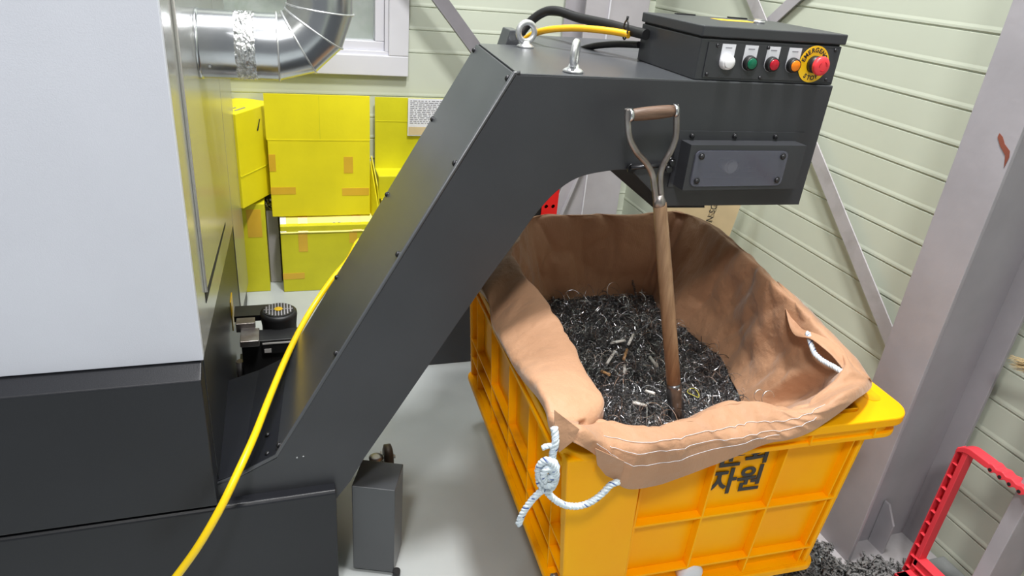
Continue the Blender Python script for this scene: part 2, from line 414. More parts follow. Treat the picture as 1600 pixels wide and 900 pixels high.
# casing between the side plates; open at the discharge chute
ins = [p for p in prof]
b = MB()
casing = [(-.30, .329), (-.133, .381), (-.052, .421), TL, (1.206, 1.287), (1.203, 1.05), (.90, 1.12)] + arch + [(.415, .840), (.203, .485), (.143, .386), (.112, .325), (.070, .265), (.05, .20), (.05, .05), (-.30, .05)]
b.prism([(x, Y0+.003, z-.001) for x, z in casing], (0, Y1-Y0-.006, 0)); shear(b); b.build('casing', M['dark'], cv)
b = MB(); b.box((1.200, Y0+.003, 1.003), (1.203, Y1-.003, 1.286)); b.build('end_plate', M['dark'], cv)
# cover plate on the incline, slightly proud
def off(p, q, d):
    v = V((q[0]-p[0], q[1]-p[1])); n = V((-v.y, v.x)).normalized()*d; return n
A, B_, C_ = (-.133, .381), (-.052, .421), TL
n1 = off(B_, C_, .003)
b = MB()
b.prism([(B_[0], Y0+.012, B_[1]), (C_[0], Y0+.012, C_[1]), (C_[0]+n1.x, Y0+.012, C_[1]+n1.y), (B_[0]+n1.x, Y0+.012, B_[1]+n1.y)], (0, Y1-Y0-.012, 0))
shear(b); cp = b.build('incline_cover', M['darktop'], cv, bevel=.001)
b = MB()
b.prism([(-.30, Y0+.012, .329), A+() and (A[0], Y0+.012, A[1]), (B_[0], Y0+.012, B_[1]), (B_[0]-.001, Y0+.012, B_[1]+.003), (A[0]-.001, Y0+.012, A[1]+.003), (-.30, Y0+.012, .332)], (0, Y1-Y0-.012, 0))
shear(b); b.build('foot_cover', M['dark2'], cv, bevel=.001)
# raised lip along the front edge of the incline
b = MB()
b.tube([(A[0]-.08, Y0+.004, A[1]-.026), (A[0], Y0+.004, A[1]+.003), (B_[0], Y0+.004, B_[1]+.004), (C_[0]-.003, Y0+.004, C_[1]+.004), (C_[0]+.008, Y0+.004, C_[1]+.004)], .0045, 8)
b.build('edge_lip', M['darktop'], cv)
# bolts on the incline
def incl(t, y, lift=.003):
    p = V(B_).lerp(V(C_), t); return V((p.x+n1.x, y, p.y+n1.y))
dirn = V((n1.x, 0, n1.y)).normalized()
for t in (.015, .285, .555, .785, .985):
    for y in (Y0+.028, Y1-.02):
        b = MB(); c = incl(t, y); b.cyl(c-dirn*.001, c+dirn*.0015, .0072, 14); b.dome(c+dirn*.0012, dirn, .0068, .0060, 12); shear(b)
        b.build('bolt', M['bolt'], cv)
for yy in (Y0+.03, Y0+.10):
    b = MB(); c = V(((A[0]+B_[0])/2+.02, yy, (A[1]+B_[1])/2+.013)); b.dome(c, (-.4, 0, 1), .006, .0045, 12); b.build('bolt', M['bolt'], cv)
for px, py in ((464, 715), (474, 713)):
    b = MB(); c = at(px, py, y=Y0); b.dome(c, (0, -1, 0), .0026, .001, 8); b.build('rivet', M['steel'], cv)
# top plate
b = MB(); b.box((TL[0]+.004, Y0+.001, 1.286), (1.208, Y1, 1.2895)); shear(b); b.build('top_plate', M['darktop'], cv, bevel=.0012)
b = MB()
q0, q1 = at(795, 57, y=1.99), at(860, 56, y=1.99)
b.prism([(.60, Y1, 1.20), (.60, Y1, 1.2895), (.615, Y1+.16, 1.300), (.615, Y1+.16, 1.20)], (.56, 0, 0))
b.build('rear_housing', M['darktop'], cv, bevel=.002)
for x in (1.02,):
    b = MB(); b.dome((x, Y1+.13, 1.297), (0, 0, 1), .006, .005, 12); b.build('bolt', M['bolt'], cv)
b = MB(); b.prism([(.545, Y1+.03, 1.22), (.60, Y1+.03, 1.22), (.60, Y1+.03, 1.322), (.575, Y1+.03, 1.322)], (0, .07, 0)); b.build('hinge_block', M['darktop'], cv, bevel=.002)
# discharge deflector
b = MB()
pd = [at(948, 262, y=1.765), at(1020, 324, y=1.765), at(1100, 324, y=1.765), at(1100, 250, y=1.765)]
b.prism(pd, (0, -.003, 0)); b.build('chute_deflector', M['dark'], cv)
for p in ((1040, 262), (1046, 252)):
    b = MB(); c = at(p[0], p[1], y=Y0); b.cyl(c, c+V((0, -.018, 0)), .007, 10); b.cyl(c+V((0, -.004, 0)), c+V((0, -.010, 0)), .011, 6); b.build('bolt', M['bolt'], cv)
b = MB(); c = at(985, 262, y=Y0); b.cyl(c, c+V((0, -.014, 0)), .007, 10); b.cyl(c+V((0, -.003, 0)), c+V((0, -.008, 0)), .011, 6); b.build('bolt', M['bolt'], cv)
b = MB(); b.tube([at(985, 262, y=Y0-.012), at(1040, 258, y=Y0-.012)], .005, 8); b.build('hinge_rod', M['bolt'], cv)
# observation hood with clear window
yf = 1.285
hb = [at(x, y, y=Y0) for x, y in ((1072, 213), (1250, 219), (1236, 291), (1050, 293))]
hf = [at(x, y, y=yf) for x, y in ((1078, 228), (1255, 231), (1236, 289), (1056, 291))]
b = MB(); zf0, zf1 = .5*(hf[2].z+hf[3].z), .5*(hf[0].z+hf[1].z)
X0h, X1h = .838, 1.140
hz0, hz1 = 1.060, 1.162
# back flange, ring-shaped box so that the window looks into a real recess
b.box((X0h-.012, Y0-.003, hz0-.006), (X1h+.022, Y0, hz1+.020))
def ringbox(b, x0, x1, z0, z1, y0, y1, ix0, ix1, iz0, iz1):
    b.box((x0, y0, z0), (x1, y1, iz0)); b.box((x0, y0, iz1), (x1, y1, z1)); b.box((x0, y0, iz0), (ix0, y1, iz1)); b.box((ix1, y0, iz0), (x1, y1, iz1))
ringbox(b, X0h, X1h, hz0, hz1, yf, Y0-.003, .885, 1.050, 1.088, 1.130)
hd = b.build('inspection_hood', M['dark'], cv)
for x in (.862, .972, 1.082):
    b = MB(); c = V((x, Y0-.003, hz1+.010)); b.cyl(c, c+V((0, -.002, 0)), .0065, 12); b.dome(c+V((0, -.002, 0)), (0, -1, 0), .0055, .004, 12); b.build('bolt', M['bolt'], hd)
def rrect(x0, x1, z0, z1, r, y, n=5):
    out = []
    for cx_, cz_, a0 in ((x1-r, z1-r, 0), (x0+r, z1-r, 90), (x0+r, z0+r, 180), (x1-r, z0+r, 270)):
        for k in range(n+1):
            a = math.radians(a0+90*k/n); out.append((cx_+r*math.cos(a), y, cz_+r*math.sin(a)))
    return out
b = MB(); b.prism(rrect(.852, 1.092, 1.070, 1.150, .012, yf-.0005), (0, -.004, 0)); wp = b.build('inspection_window', M['plexi'], hd); wp['label'] = 'clear bluish plastic window'
for x in (.866, 1.078):
    for z in (1.083, 1.138):
        b = MB(); c = V((x, yf-.0045, z)); b.cyl(c, c+V((0, -.0015, 0)), .0075, 14); b.dome(c+V((0, -.001, 0)), (0, -1, 0), .006, .0045, 12); b.build('bolt', M['bolt'], wp)
b = MB(); b.cyl((.960, Y0-.004, 1.110), (.960, yf+.012, 1.110), .016, 24); b.cyl((.960, yf+.012, 1.110), (.960, yf+.009, 1.110), .012, 24); b.build('sensor_face', M['btnw'], hd)
b = MB()
for k in range(26):
    x, z = random.uniform(.975, 1.04), random.uniform(1.09, 1.118); s_ = random.uniform(.002, .006)
    b.prism([(x, Y0-.006, z), (x+s_, Y0-.010, z+s_*.3), (x+s_*.4, Y0-.012, z+s_)], (0, -.001, 0))
o = b.build('metal_flakes', M['steel'], hd); o['kind'] = 'stuff'

# eye bolts
def eye_bolt(base, ang, label):
    t = thing('eye_bolt', label, 'eye bolt', base, 'eye bolts on the conveyor top')
    c = V(base); b = MB(); b.lathe(c, (0, 0, 1), [(0, .021), (.003, .022), (.006, .019), (.010, .012), (.016, .010)], 22); b.build('shoulder', M['zinc'], t)
    b = MB(); cc = c+V((0, 0, .037)); u = V((math.cos(ang), math.sin(ang), 0))
    b.tube([cc+(u*math.cos(a)+V((0, 0, 1))*math.sin(a))*.0225 for a in [2*math.pi*k/28 for k in range(28)]], .0072, 12, closed=True); b.build('ring', M['zinc'], t)
    return t
eye_bolt((.596, 1.735, 1.2895), .15, 'silver eye bolt with the yellow cable passing behind its open ring')
eye_bolt((.580, 1.372, 1.2895), math.radians(60), 'silver eye bolt seen almost edge-on at the front edge')

# hoses to the control box
def corr(pts, r, label, name, cat, m='black', pitch=.0045, n=10, smooth_only=False):
    p = catmull(pts, n); L = []; out = []; rr = []
    # resample by length
    step = pitch/2 if not smooth_only else .012
    acc = 0; out = [p[0]]
    for a, c in zip(p[:-1], p[1:]):
        d = (c-a).length; s = 0
        while acc+d-s >= step:
            s += step-acc; acc = 0; out.append(a.lerp(c, min(1, s/d)))
        acc += d-s
    rr = [r*(1.0 if i % 2 else (.93 if not smooth_only else 1)) for i in range(len(out))]
    b = MB(); b.tube(out, rr, 12); return tag(b.build(name, M[m]), label, cat)
corr([at(790, 90, y=1.92), at(800, 72, y=1.92), at(825, 38, y=1.92), at(848, 20, y=1.90), at(870, 17, y=1.87), at(905, 28, y=1.80), at(950, 38, y=1.70), at(985, 48, y=1.62), at(1010, 54, y=1.56)], .0125,
     'thick black corrugated hose arching over the conveyor into the control box', 'corrugated_hose', 'hose')
corr([at(893, 84, y=1.80), at(912, 76, y=1.79), at(935, 71, y=1.74), at(965, 69, y=1.68), at(1000, 70, y=1.60)], .0085,
     'thin black corrugated hose lying low on the conveyor top', 'corrugated_hose', 'hose')
cy = corr([at(800, 86, y=1.86), at(812, 70, y=1.86), at(832, 54, y=1.82), at(860, 46, y=1.76), at(900, 44, y=1.71), at(940, 47, y=1.66), at(974, 52, y=1.62), at(985, 56, y=1.60)], .0085,
     'amber yellow cable running under the black hose to the control box', 'cable', 'cable', 'ycable', smooth_only=True)
b = MB(); c = at(977, 50, y=1.615); b.tube([c+V((0, 0, .024)), c+V((0, -.002, .036))], .003, 8); b.tube([c+(V((0, 1, 0))*math.cos(a)*.012+V((0, 0, 1))*(math.sin(a)*.022+.005)) for a in [2*math.pi*k/20 for k in range(20)]], .002, 6, closed=True)
tag(b.build('cable_tie', M['black']), 'black cable tie binding the yellow cable to the black hose', 'cable tie')

# ------------------------------------------------------------------ control box
bx0, bx1, by0, by1, bz0, bz1 = .845, 1.208, 1.336, 1.606, 1.2900, 1.374
cb = thing('control_box', 'black control box with coloured push buttons on top of the conveyor end', 'control box', (1.02, 1.47, bz0))
b = MB(); b.box((bx0, by0, bz0), (bx1, by1, bz1)); b.build('box', M['dark'], cb, bevel=.002)
b = MB(); b.box((bx0+.004, by0+.004, bz1), (bx1-.004, by1-.004, bz1+.004)); b.build('seal', M['gap'], cb)
b = MB(); b.box((bx0-.003, by0-.004, bz1+.004), (bx1+.006, by1+.003, bz1+.026)); lid = b.build('lid', M['dark'], cb, bevel=.003, seg=3)
b = MB(); zt = bz1+.026
b.box((.99, 1.50, zt), (1.09, 1.545, zt+.0006)); w_ = b.build('warning_label', M['eyel'], lid); w_['label'] = 'yellow warning label'
b = MB(); b.cyl((1.088, 1.49, zt), (1.088, 1.49, zt+.006), .013, 20); b.box((1.083, 1.478, zt+.006), (1.093, 1.502, zt+.009)); b.build('lock', M['zinc'], lid)
for hx0 in (.93, 1.08):
    b = MB(); b.box((hx0, 1.600, zt), (hx0+.052, 1.612, zt+.003)); b.build('hinge', M['bolt'], lid)
b = MB(); b.box((bx0+.018, by0-.0025, bz0+.006), (bx1-.006, by0, bz1-.006)); fp = b.build('button_panel', M['dark'], cb, bevel=.0008)
yp = by0-.0025
for x, z in ((.885, 1.362), (1.012, 1.363), (1.190, 1.366), (.872, 1.303), (1.008, 1.300), (1.186, 1.302)):
    b = MB(); b.dome((x, yp, z), (0, -1, 0), .0042, .0035, 12); b.build('screw', M['bolt'], fp)
bz = 1.334
def arcplate(x, z):
    w = .0165; pts = [(x-w, yp, z+.036), (x+w, yp, z+.036)]
    for k in range(13):
        a = math.radians(0-180*k/12); pts.append((x+w*math.cos(a), yp, z+w*math.sin(a)))
    return pts
for x, m_, nm in ((.913, 'btnw', 'white'), (.970, 'btng', 'green'), (1.027, 'btnr', 'red'), (1.083, 'btno', 'orange')):
    b = MB(); b.prism(arcplate(x, bz-.004), (0, -.001, 0)); lp = b.build('legend_plate', M['paper'], cb)
    b = MB(); b.box((x-.008, yp-.0014, bz+.0235), (x+.008, yp-.001, bz+.0255)); b.build('legend_text', M['greyink'], lp)
    c = V((x, yp-.001, bz-.004))
    b = MB(); b.lathe(c, (0, -1, 0), [(0, .0160), (.003, .0162), (.009, .0150), (.0125, .0142), (.0125, .0118), (.010, .0116)], 28)
    bt = b.build('push_button', M['btnw'] if nm == 'white' else M['black'], cb); bt['label'] = nm+' push button'
    b = MB(); b.lathe(c, (0, -1, 0), [(.006, .0115), (.0138, .0114), (.0148, .010), (.0150, .0)], 26); b.build('button_cap', M[m_], bt)
ec = V((1.139, yp-.001, 1.334))
b = MB(); b.cyl(ec, ec+V((0, -.0012, 0)), .0395, 48); ep = b.build('emergency_disc', M['eyel'], cb); ep['label'] = 'yellow emergency stop disc'
b = MB(); b.lathe(ec, (0, -1, 0), [(0, .0185), (.012, .0185), (.014, .0165), (.022, .014)], 30); b.build('stop_collar', M['black'], ep)
b = MB(); b.lathe(ec+V((0, -.018, 0)), (0, -1, 0), [(0, .0165), (.003, .0200), (.010, .0205), (.013, .0185), (.0145, .012), (.0147, .0)], 32); mb_ = b.build('stop_button', M['estop'], ep); mb_['label'] = 'red mushroom push button'
b = MB()
for k in range(3):
    a0 = k*2.094
    b.tube([ec+V((math.cos(a0+j*.18)*.010, -.0331, math.sin(a0+j*.18)*.010)) for j in range(8)], .0006, 6)
b.build('arrow_marks', M['btnr'], mb_)
def arctext(s, r, mid, spread, size, inward):
    n = len(s)
    for i, ch in enumerate(s):
        a = math.radians(mid + (spread/2-spread*i/(n-1))*(1 if not inward else -1))
        u = V((math.cos(a), 0, math.sin(a)))
        uy = u if not inward else -u
        ux = V((0, 0, 0)); ux = V((uy.z, 0, -uy.x))
        text(ch, size, ec+V((0, -.0014, 0))+u*r, ux, uy, M['ink'], 'disc_letter', ep, ext=.0003, bold=.0004)
arctext('EMERGENCY', .0300, 90, 150, .0135, False)
arctext('STOP', .0300, 270, 62, .0135, True)

# ================================================================== DUCT
dy, dz, dr_ = 1.85, 1.247, .0775
dt = thing('air_duct', 'shiny galvanised round duct bending up from the machine side', 'duct', (XM, dy, dz-dr_))
bc = at(430, 2, y=dy); bx_, brad = bc.x, bc.z-dz
b = MB(); b.cyl((XM, dy, dz), (XM+.012, dy, dz), dr_+.002, 48); b.build('wall_collar', M['duct'], dt)
def ringpts(c, u, w, r, n=48): return [c+u*math.cos(2*math.pi*k/n)*r+w*math.sin(2*math.pi*k/n)*r for k in range(n)]
def pipeseg(rings, name, m='duct'):
    b = MB(); n = len(rings[0]); vs = [b.bm.verts.new(p) for r in rings for p in r]
    for i in range(len(rings)-1):
        for k in range(n):
            f = b.bm.faces.new((vs[i*n+k], vs[i*n+(k+1) % n], vs[(i+1)*n+(k+1) % n], vs[(i+1)*n+k])); f.smooth = True
    return b.build(name, M[m], dt)
def mitre(angle):
    """ring of the mitred elbow at a joint, angle from straight down"""
    a = math.radians(angle); rad = V((math.sin(a), 0, -math.cos(a))); c = V((bx_, dy, dz+brad))+rad*brad
    return c, rad
Yv = V((0, 1, 0))
r0 = ringpts(V((XM+.012, dy, dz)), V((0, 0, 1)), Yv, dr_)
r1 = ringpts(V((bx_-.045, dy, dz)), V((0, 0, 1)), Yv, dr_)
pipeseg([r0, r1], 'straight_pipe')
r1b = ringpts(V((bx_-.045, dy, dz)), V((0, 0, -1)), Yv, dr_-.001)
angs = [0, 29, 57, 84]
prev = r1b
def joint_ring(ang, rr):
    c, rad = mitre(ang)
    return ringpts(c, rad, Yv, rr)
j0 = joint_ring(0, dr_)
pipeseg([prev, j0], 'elbow_gore')
for a0, a1 in zip(angs[:-1], angs[1:]):
    pipeseg([joint_ring(a0, dr_), joint_ring(a1, dr_)], 'elbow_gore')
c3, rad3 = mitre(84)
top = [p+V((.02, 0, .5)) for p in joint_ring(84, dr_)]
pipeseg([joint_ring(84, dr_), top], 'riser_pipe')
for a in angs:
    c, rad = mitre(a); b = MB()
    b.tube(ringpts(c, rad, Yv, dr_+.0015), .0022, 8, closed=True); b.build('seam_flange', M['zinc'], dt)
b = MB(); n = 48; vs = []
for i, xx in enumerate([bx_-.095+.004*j for j in range(12)]):
    for k in range(n):
        rr = dr_+.0012+random.uniform(-.0009, .0011); a = 2*math.pi*k/n
        vs.append((xx+random.uniform(-.001, .001), dy+math.cos(a)*rr, dz+math.sin(a)*rr))
b.add(vs, [(i*n+k, i*n+(k+1) % n, (i+1)*n+(k+1) % n, (i+1)*n+k) for i in range(11) for k in range(n)], smooth=False)
b.build('foil_tape', M['foil'], dt)['label'] = 'crumpled silver foil tape'
b = MB(); b.dome((XM+.03, dy-dr_*.86, dz-dr_*.52), (0, -.8, -.5), .004, .003, 10); b.build('screw', M['zinc'], dt)

# ================================================================== SMALL BOX COVER, CASTER, PUMP, DARK CABINET
ang = math.radians(-21)
fr, bl = V((.216, 1.312, 0)), None
ux = V((math.cos(ang), math.sin(ang), 0)); uy = V((-math.sin(ang), math.cos(ang), 0))
fl = fr-ux*.108
mt = Matrix((ux, uy, V((0, 0, 1)))).transposed().to_4x4(); mt.translation = fl
fc = thing('foot_guard', 'narrow upright charcoal metal box standing at the conveyor foot', 'metal box', fl)
b = MB(); b.box((0, 0, .01), (.108, .10, .290), mtx=mt); b.build('cover', M['darktop'], fc, bevel=.002, seg=3)
b = MB(); c = mt @ V((.115, .0, 0)); b.cyl(c, c+V((0, 0, .02)), .010, 14); b.build('foot_pad', M['black'], fc)

cs = thing('swivel_caster', 'small brown swivel wheel half hidden behind the upright box', 'caster wheel', (.245, 1.75, 0))
cc = V((.262, 1.735, .042))
b = MB(); b.lathe(cc-V((.014, 0, 0)), (1, 0, 0), [(0, .030), (.004, .041), (.024, .041), (.028, .030), (.0281, .012)], 28); b.build('wheel', M['caster'], cs)
b = MB(); b.cyl(cc-V((.03, 0, 0)), cc+V((.022, 0, 0)), .007, 10); b.build('axle', M['zinc'], cs)
b = MB(); b.box((.238, 1.70, .035), (.243, 1.745, .060)); b.lathe((.222, 1.715, .058), (0, 0, 1), [(0, .022), (.006, .022), (.010, .010)], 20); b.build('fork', M['ironrod'], cs)

dc = thing('coolant_tank', 'low dark steel tank on the floor between conveyor and crate', 'tank', (.68, 2.45, 0))
b = MB(); b.box((.36, 2.303, 0), (1.02, 2.60, .30)); b.build('tank_body', M['dark'], dc, bevel=.002)
b = MB(); b.box((.35, 2.295, .30), (1.03, 2.61, .318)); b.build('tank_lid', M['darktop'], dc, bevel=.002)

pm = thing('coolant_pump', 'black pump with round slotted fan cover behind the conveyor', 'pump', (-.08, 2.02, 0))
fcn = V((-.040, 2.045, .425))
b = MB(); b.lathe(fcn-V((0, 0, .05)), (0, 0, 1), [(-.12, .052), (0, .052), (.035, .056), (.046, .055), (.050, .047)], 32); b.build('motor_body', M['black'], pm)
b = MB(); b.cyl(fcn+V((0, 0, -.002)), fcn+V((0, 0, .0025)), .046, 32); gr = b.build('fan_cover', M['black'], pm)
b = MB()
for k in range(-4, 5):
    h = math.sqrt(max(0, .042**2-(k*.009)**2)); b.box((fcn.x+k*.009-.0022, fcn.y-h, fcn.z+.0025), (fcn.x+k*.009+.0022, fcn.y+h, fcn.z+.0045))
b.box((fcn.x-.044, fcn.y-.002, fcn.z+.0025), (fcn.x+.044, fcn.y+.002, fcn.z+.0048))
b.build('fan_grille', M['steelgrey'], gr)
b = MB(); b.cyl(fcn+V((0, 0, .004)), fcn+V((0, 0, .006)), .0125, 20); b.build('fan_badge', M['eyel'], gr)['label'] = 'yellow centre badge'
b = MB(); b.box((-.150, 1.93, .235), (.02, 2.00, .385)); b.build('valve_block', M['black'], pm, bevel=.002)
b = MB(); b.box((-.152, 1.91, .378), (-.098, 1.99, .398)); b.box((-.165, 1.99, .385), (-.11, 2.03, .415)); b.build('terminal_box', M['ironrod'], pm, bevel=.002)
b = MB(); b.box((-.090, 1.926, .340), (.0, 1.930, .378)); lb = b.build('name_plate', M['black'], pm)
b = MB(); b.box((-.090, 1.9245, .374), (.0, 1.926, .379)); b.box((-.086, 1.9245, .345), (-.066, 1.926, .358)); b.build('plate_print', M['plate'], lb)
b = MB(); b.tube([(-.16, 1.955, .305), (-.16, 1.955, .18)], .012, 10); b.tube([(-.155, 1.92, .232), (-.03, 1.92, .238)], .003, 8); b.build('pipe', M['ironrod'], pm)
b = MB(); b.box((-.170, 1.90, 0), (.03, 2.12, .232)); b.build('pump_base', M['black'], pm)
b = MB(); b.box((-.172, 2.04, .395), (-.05, 2.11, .415)); b.build('bracket', M['black'], pm)

# ================================================================== CARTONS AT THE BACK
def carton(name, label, c0, c1, rz=0, m='card', group=None, pivot=None, open_flap=None, tapes=(), lid=None):
    """axis box c0..c1 turned rz about its front-left corner"""
    t = thing(name, label, 'carton', (c0[0], c0[1], c0[2]), group)
    mt = Matrix.Translation(V(c0)) @ Matrix.Rotation(rz, 4, 'Z')
    s = V(c1)-V(c0)
    b = MB(); b.box((0, 0, 0), s, mtx=mt); b.build('box', M[m], t, bevel=.003)
    for (x0, z0, x1, z1) in tapes:
        b = MB(); b.box((x0, -.0012, z0), (x1, .0, z1), mtx=mt); b.build('tape_strip', M['tape'], t)['label'] = 'orange packing tape'
    return t, mt, s
# lower centre
t, mt, s = carton('cardboard_box', 'greenish yellow carton on the floor under the tall one', (-.029, 3.03, 0), (.40, 3.24, .325), m='cardg',
                  tapes=((.0, .065, .095, .095), (.075, .20, .115, .295), (.30, .235, .335, .295)))
# sloping flap, its light put into a paler yellow (open lid) leaning outward over the front of the lower carton
b = MB(); fl_ = [V((-.028, 3.028, .290)), V((.395, 3.028, .290)), V((.395, 3.10, .352)), V((-.028, 3.10, .352))]
b.prism(fl_, (0, -.003, .004)); fo = b.build('lid_flap', M['cardlit'], t); fo['label'] = 'open yellow flap coloured paler as if lit'
def onflap(u, v): return fl_[0].lerp(fl_[1], u).lerp(fl_[3].lerp(fl_[2], u), v)+V((0, -.0038, .0047))
for u0, u1, v0, v1, m_ in ((.18, .28, 0, .98, 'tape'), (.74, .84, 0, .98, 'tape'), (.0, .06, .05, .95, 'paper'), (.27, .72, .90, .99, 'paper')):
    b = MB(); b.prism([onflap(u0, v0), onflap(u1, v0), onflap(u1, v1), onflap(u0, v1)], (0, -.0006, .0007)); b.build('tape_strip', M[m_], fo)
text('8-7#', .028, onflap(.60, .42), fl_[1]-fl_[0], fl_[3]-fl_[0], M['greyink'], 'box_marking', fo)
# tall upper centre
t, mt, s = carton('cardboard_box', 'tall bright yellow carton with raised back flap, in the middle', (-.058, 3.08, .352), (.372, 3.235, .70), tapes=((.0, .105, .105, .138), (.305, .095, .425, .13), (.315, .20, .355, .275), (.0, .21, .028, .285)))
b = MB(); b.box((-.062, 3.08, .700), (.372, 3.086, .893)); b.box((-.058, 3.079, .698), (.372, 3.087, .703)); b.build('raised_flap', M['card'], t)
b = MB(); b.box((.158, 3.0795, .705), (.160, 3.080, .890)); b.build('crease', M['cardg'], t)
# left pair
t, mt, s = carton('cardboard_box', 'yellow carton turned askew at upper left beside the machine', (-.168, 2.95, .440), (.12, 3.12, .835), rz=math.radians(60), m='card')
b = MB(); p_ = [mt @ V(q) for q in ((.14, -.0015, .300), (.165, -.0015, .345), (.170, -.0015, .345), (.150, -.0015, .30))]; b.prism(p_, (.0008, -.0008, 0)); b.build('torn_hole', M['gap'], t)
b = MB(); b.box((0, -.002, .135), (.288, 0, .139), mtx=mt); b.build('crease', M['cardg'], t)
b = MB(); b.box((.05, .03, .3955), (.12, .036, .397), mtx=mt); b.box((.02, .06, .3955), (.10, .064, .397), mtx=mt); b.build('scuff_marks', M['greyink'], t)
carton('cardboard_box', 'narrow greenish yellow carton on the floor at the left', (-.30, 3.05, .0), (-.088, 3.22, .425), m='cardg', tapes=((.135, .27, .195, .40),))
# grey bin and foil between them
b = MB(); b.box((-.086, 3.14, .0), (-.035, 3.25, .36)); tag(b.build('metal_box', M['steelgrey'], bevel=.004), 'dark grey metal box squeezed in the gap between the yellow cartons', 'metal box')
b = MB()
for k in range(60):
    p = V((random.gauss(0, 1), random.gauss(0, 1), random.gauss(0, 1))).normalized()*random.uniform(.012, .028)
    q = p+V((random.uniform(-.012, .012), random.uniform(-.012, .012), random.uniform(-.012, .012))); r3 = p+V((random.uniform(-.012, .012), random.uniform(-.012, .012), random.uniform(-.012, .012)))
    c = V((-.062, 3.15, .390)); b.prism([c+p, c+q, c+r3], p.normalized()*.0015)
tag(b.build('foil_ball', M['foil']), 'crumpled silver foil lump tucked between the yellow cartons', 'foil')
# right group
t, mt, s = carton('cardboard_box', 'olive yellow carton with raised flap, behind the conveyor incline', (.413, 3.10, .42), (.80, 3.24, .53), m='cardg')
b = MB(); b.box((.413, 3.225, .53), (.80, 3.231, .862)); b.box((.413, 3.2235, .752), (.80, 3.225, .755)); b.build('raised_flap', M['cardg'], t)
b = MB(); b.box((.425, 3.05, 0), (.80, 3.24, .42)); t2 = b.build('cardboard_box', M['card'], bevel=.003); tag(t2, 'plain yellow carton on the floor under the olive one', 'carton')
b = MB(); b.prism([(.372, 3.10, .35), (.405, 3.02, .35), (.408, 3.02, .36), (.375, 3.10, .60)], (.004, .002, 0)); b.prism([(.379, 3.12, .36), (.41, 3.04, .36), (.40, 3.05, .50), (.382, 3.12, .62)], (.004, 0, 0))
tag(b.build('cardboard_sheet', M['card']), 'thin folded yellow card leaning beside the tall carton', 'cardboard')
b = MB(); b.box((.408, 3.045, .365), (.421, 3.048, .41)); tag(b.build('red_tag', M['redp']), 'small red tag sticking up between the yellow cartons', 'tag')
sg = thing('notice_sheet', 'white printed notice fixed at the wall, behind the conveyor', 'notice', (.64, 3.215, .69))
b = MB(); b.box((.562, 3.213, .690), (.74, 3.217, .862)); b.build('sheet', M['paper'], sg)
b = MB(); b.box((.566, 3.2122, .694), (.736, 3.213, .732)); b.build('tan_band', M['tan'], sg)['label'] = 'tan strip along the bottom'
b = MB()
for k in range(13):
    z = .850-k*.0085; x = .572
    while x < .730:
        w = random.uniform(.006, .022); b.box((x, 3.2122, z), (min(x+w, .731), 3.213, z+.0035)); x += w+random.uniform(.003, .008)
b.build('print_lines', M['greyink'], sg)

# tan board, perforated red post
tb = thing('cardboard_sheet', 'tan cardboard with black lettering leaning behind the bag at the right wall', 'cardboard', (1.70, 2.4, .0))
b0 = [V((1.20, 2.42, .02)), V((1.745, 2.12, .02)), V((1.745, 2.12, .02)), V((1.20, 2.42, .8))]
pr_ = at(1157, 322, y=2.14); pl_ = at(1138, 374, y=2.14)
dirv = (pr_-pl_).normalized(); e0 = pl_-dirv*(pl_.z/dirv.z); e1 = pr_+dirv*.25
wdir = V((-.93, .36, 0)).normalized()
b = MB(); b.prism([e0, e0+wdir*.27, e1+wdir*.27, e1], (wdir.cross(dirv))*.006); b.build('sheet', M['tan'], tb)
nrm = wdir.cross(dirv).normalized()
if nrm.y > 0: nrm = -nrm
def onboard(px, py):
    r = (R @ V(((px-CX)/F, (py-CY)/F, 1.0))); return CAMP + r*((e0-CAMP).dot(nrm)/r.dot(nrm))
ta, tb_ = onboard(1108, 348), onboard(1117, 322)
text('N SCALE', .034, onboard(1111, 335)+nrm*.007+(tb_-ta).normalized()*.035, tb_-ta, (tb_-ta).cross(nrm)*-1 if False else nrm.cross(tb_-ta), M['ink'], 'printed_words', tb, ext=.0003)
rp = thing('red_post', 'red perforated steel post showing through the arch of the conveyor', 'post', (1.05, 2.62, 0))
b = MB(); xs0, xs1 = at(846, 330, y=2.6).x, at(872, 315, y=2.6).x
hx = [xs0+(xs1-xs0)*.28, xs0+(xs1-xs0)*.72]; r_h = .0085; zz = 0.0; H_ = .66
hz = [at(850, 323, y=2.6).z, at(850, 323, y=2.6).z+.10, at(850, 323, y=2.6).z-.10]
segs = sorted(hz); zprev = 0
for z in segs+[H_]:
    top_ = (z-r_h) if z in hz else H_
    b.box((xs0, 2.6, zprev), (xs1, 2.604, top_))
    if z in hz:
        b.box((xs0, 2.6, z-r_h), (hx[0]-r_h, 2.604, z+r_h)); b.box((hx[0]+r_h, 2.6, z-r_h), (hx[1]-r_h, 2.604, z+r_h)); b.box((hx[1]+r_h, 2.6, z-r_h), (xs1, 2.604, z+r_h)); zprev = z+r_h
        for hxx in hx:   # round the corners of the hole
            for sx in (-1, 1):
                for sz in (-1, 1): b.prism([(hxx+sx*r_h, 2.6, z+sz*r_h), (hxx+sx*r_h*.35, 2.6, z+sz*r_h), (hxx+sx*r_h, 2.6, z+sz*r_h*.35)], (0, .004, 0))
b.box((xs1-.004, 2.604, 0), (xs1, 2.65, H_)); b.build('channel', M['redp'], rp)
b = MB(); b.box((xs0-.03, 2.61, 0), (xs1-.005, 2.65, H_-.01)); b.build('inner_core', M['gap'], rp)

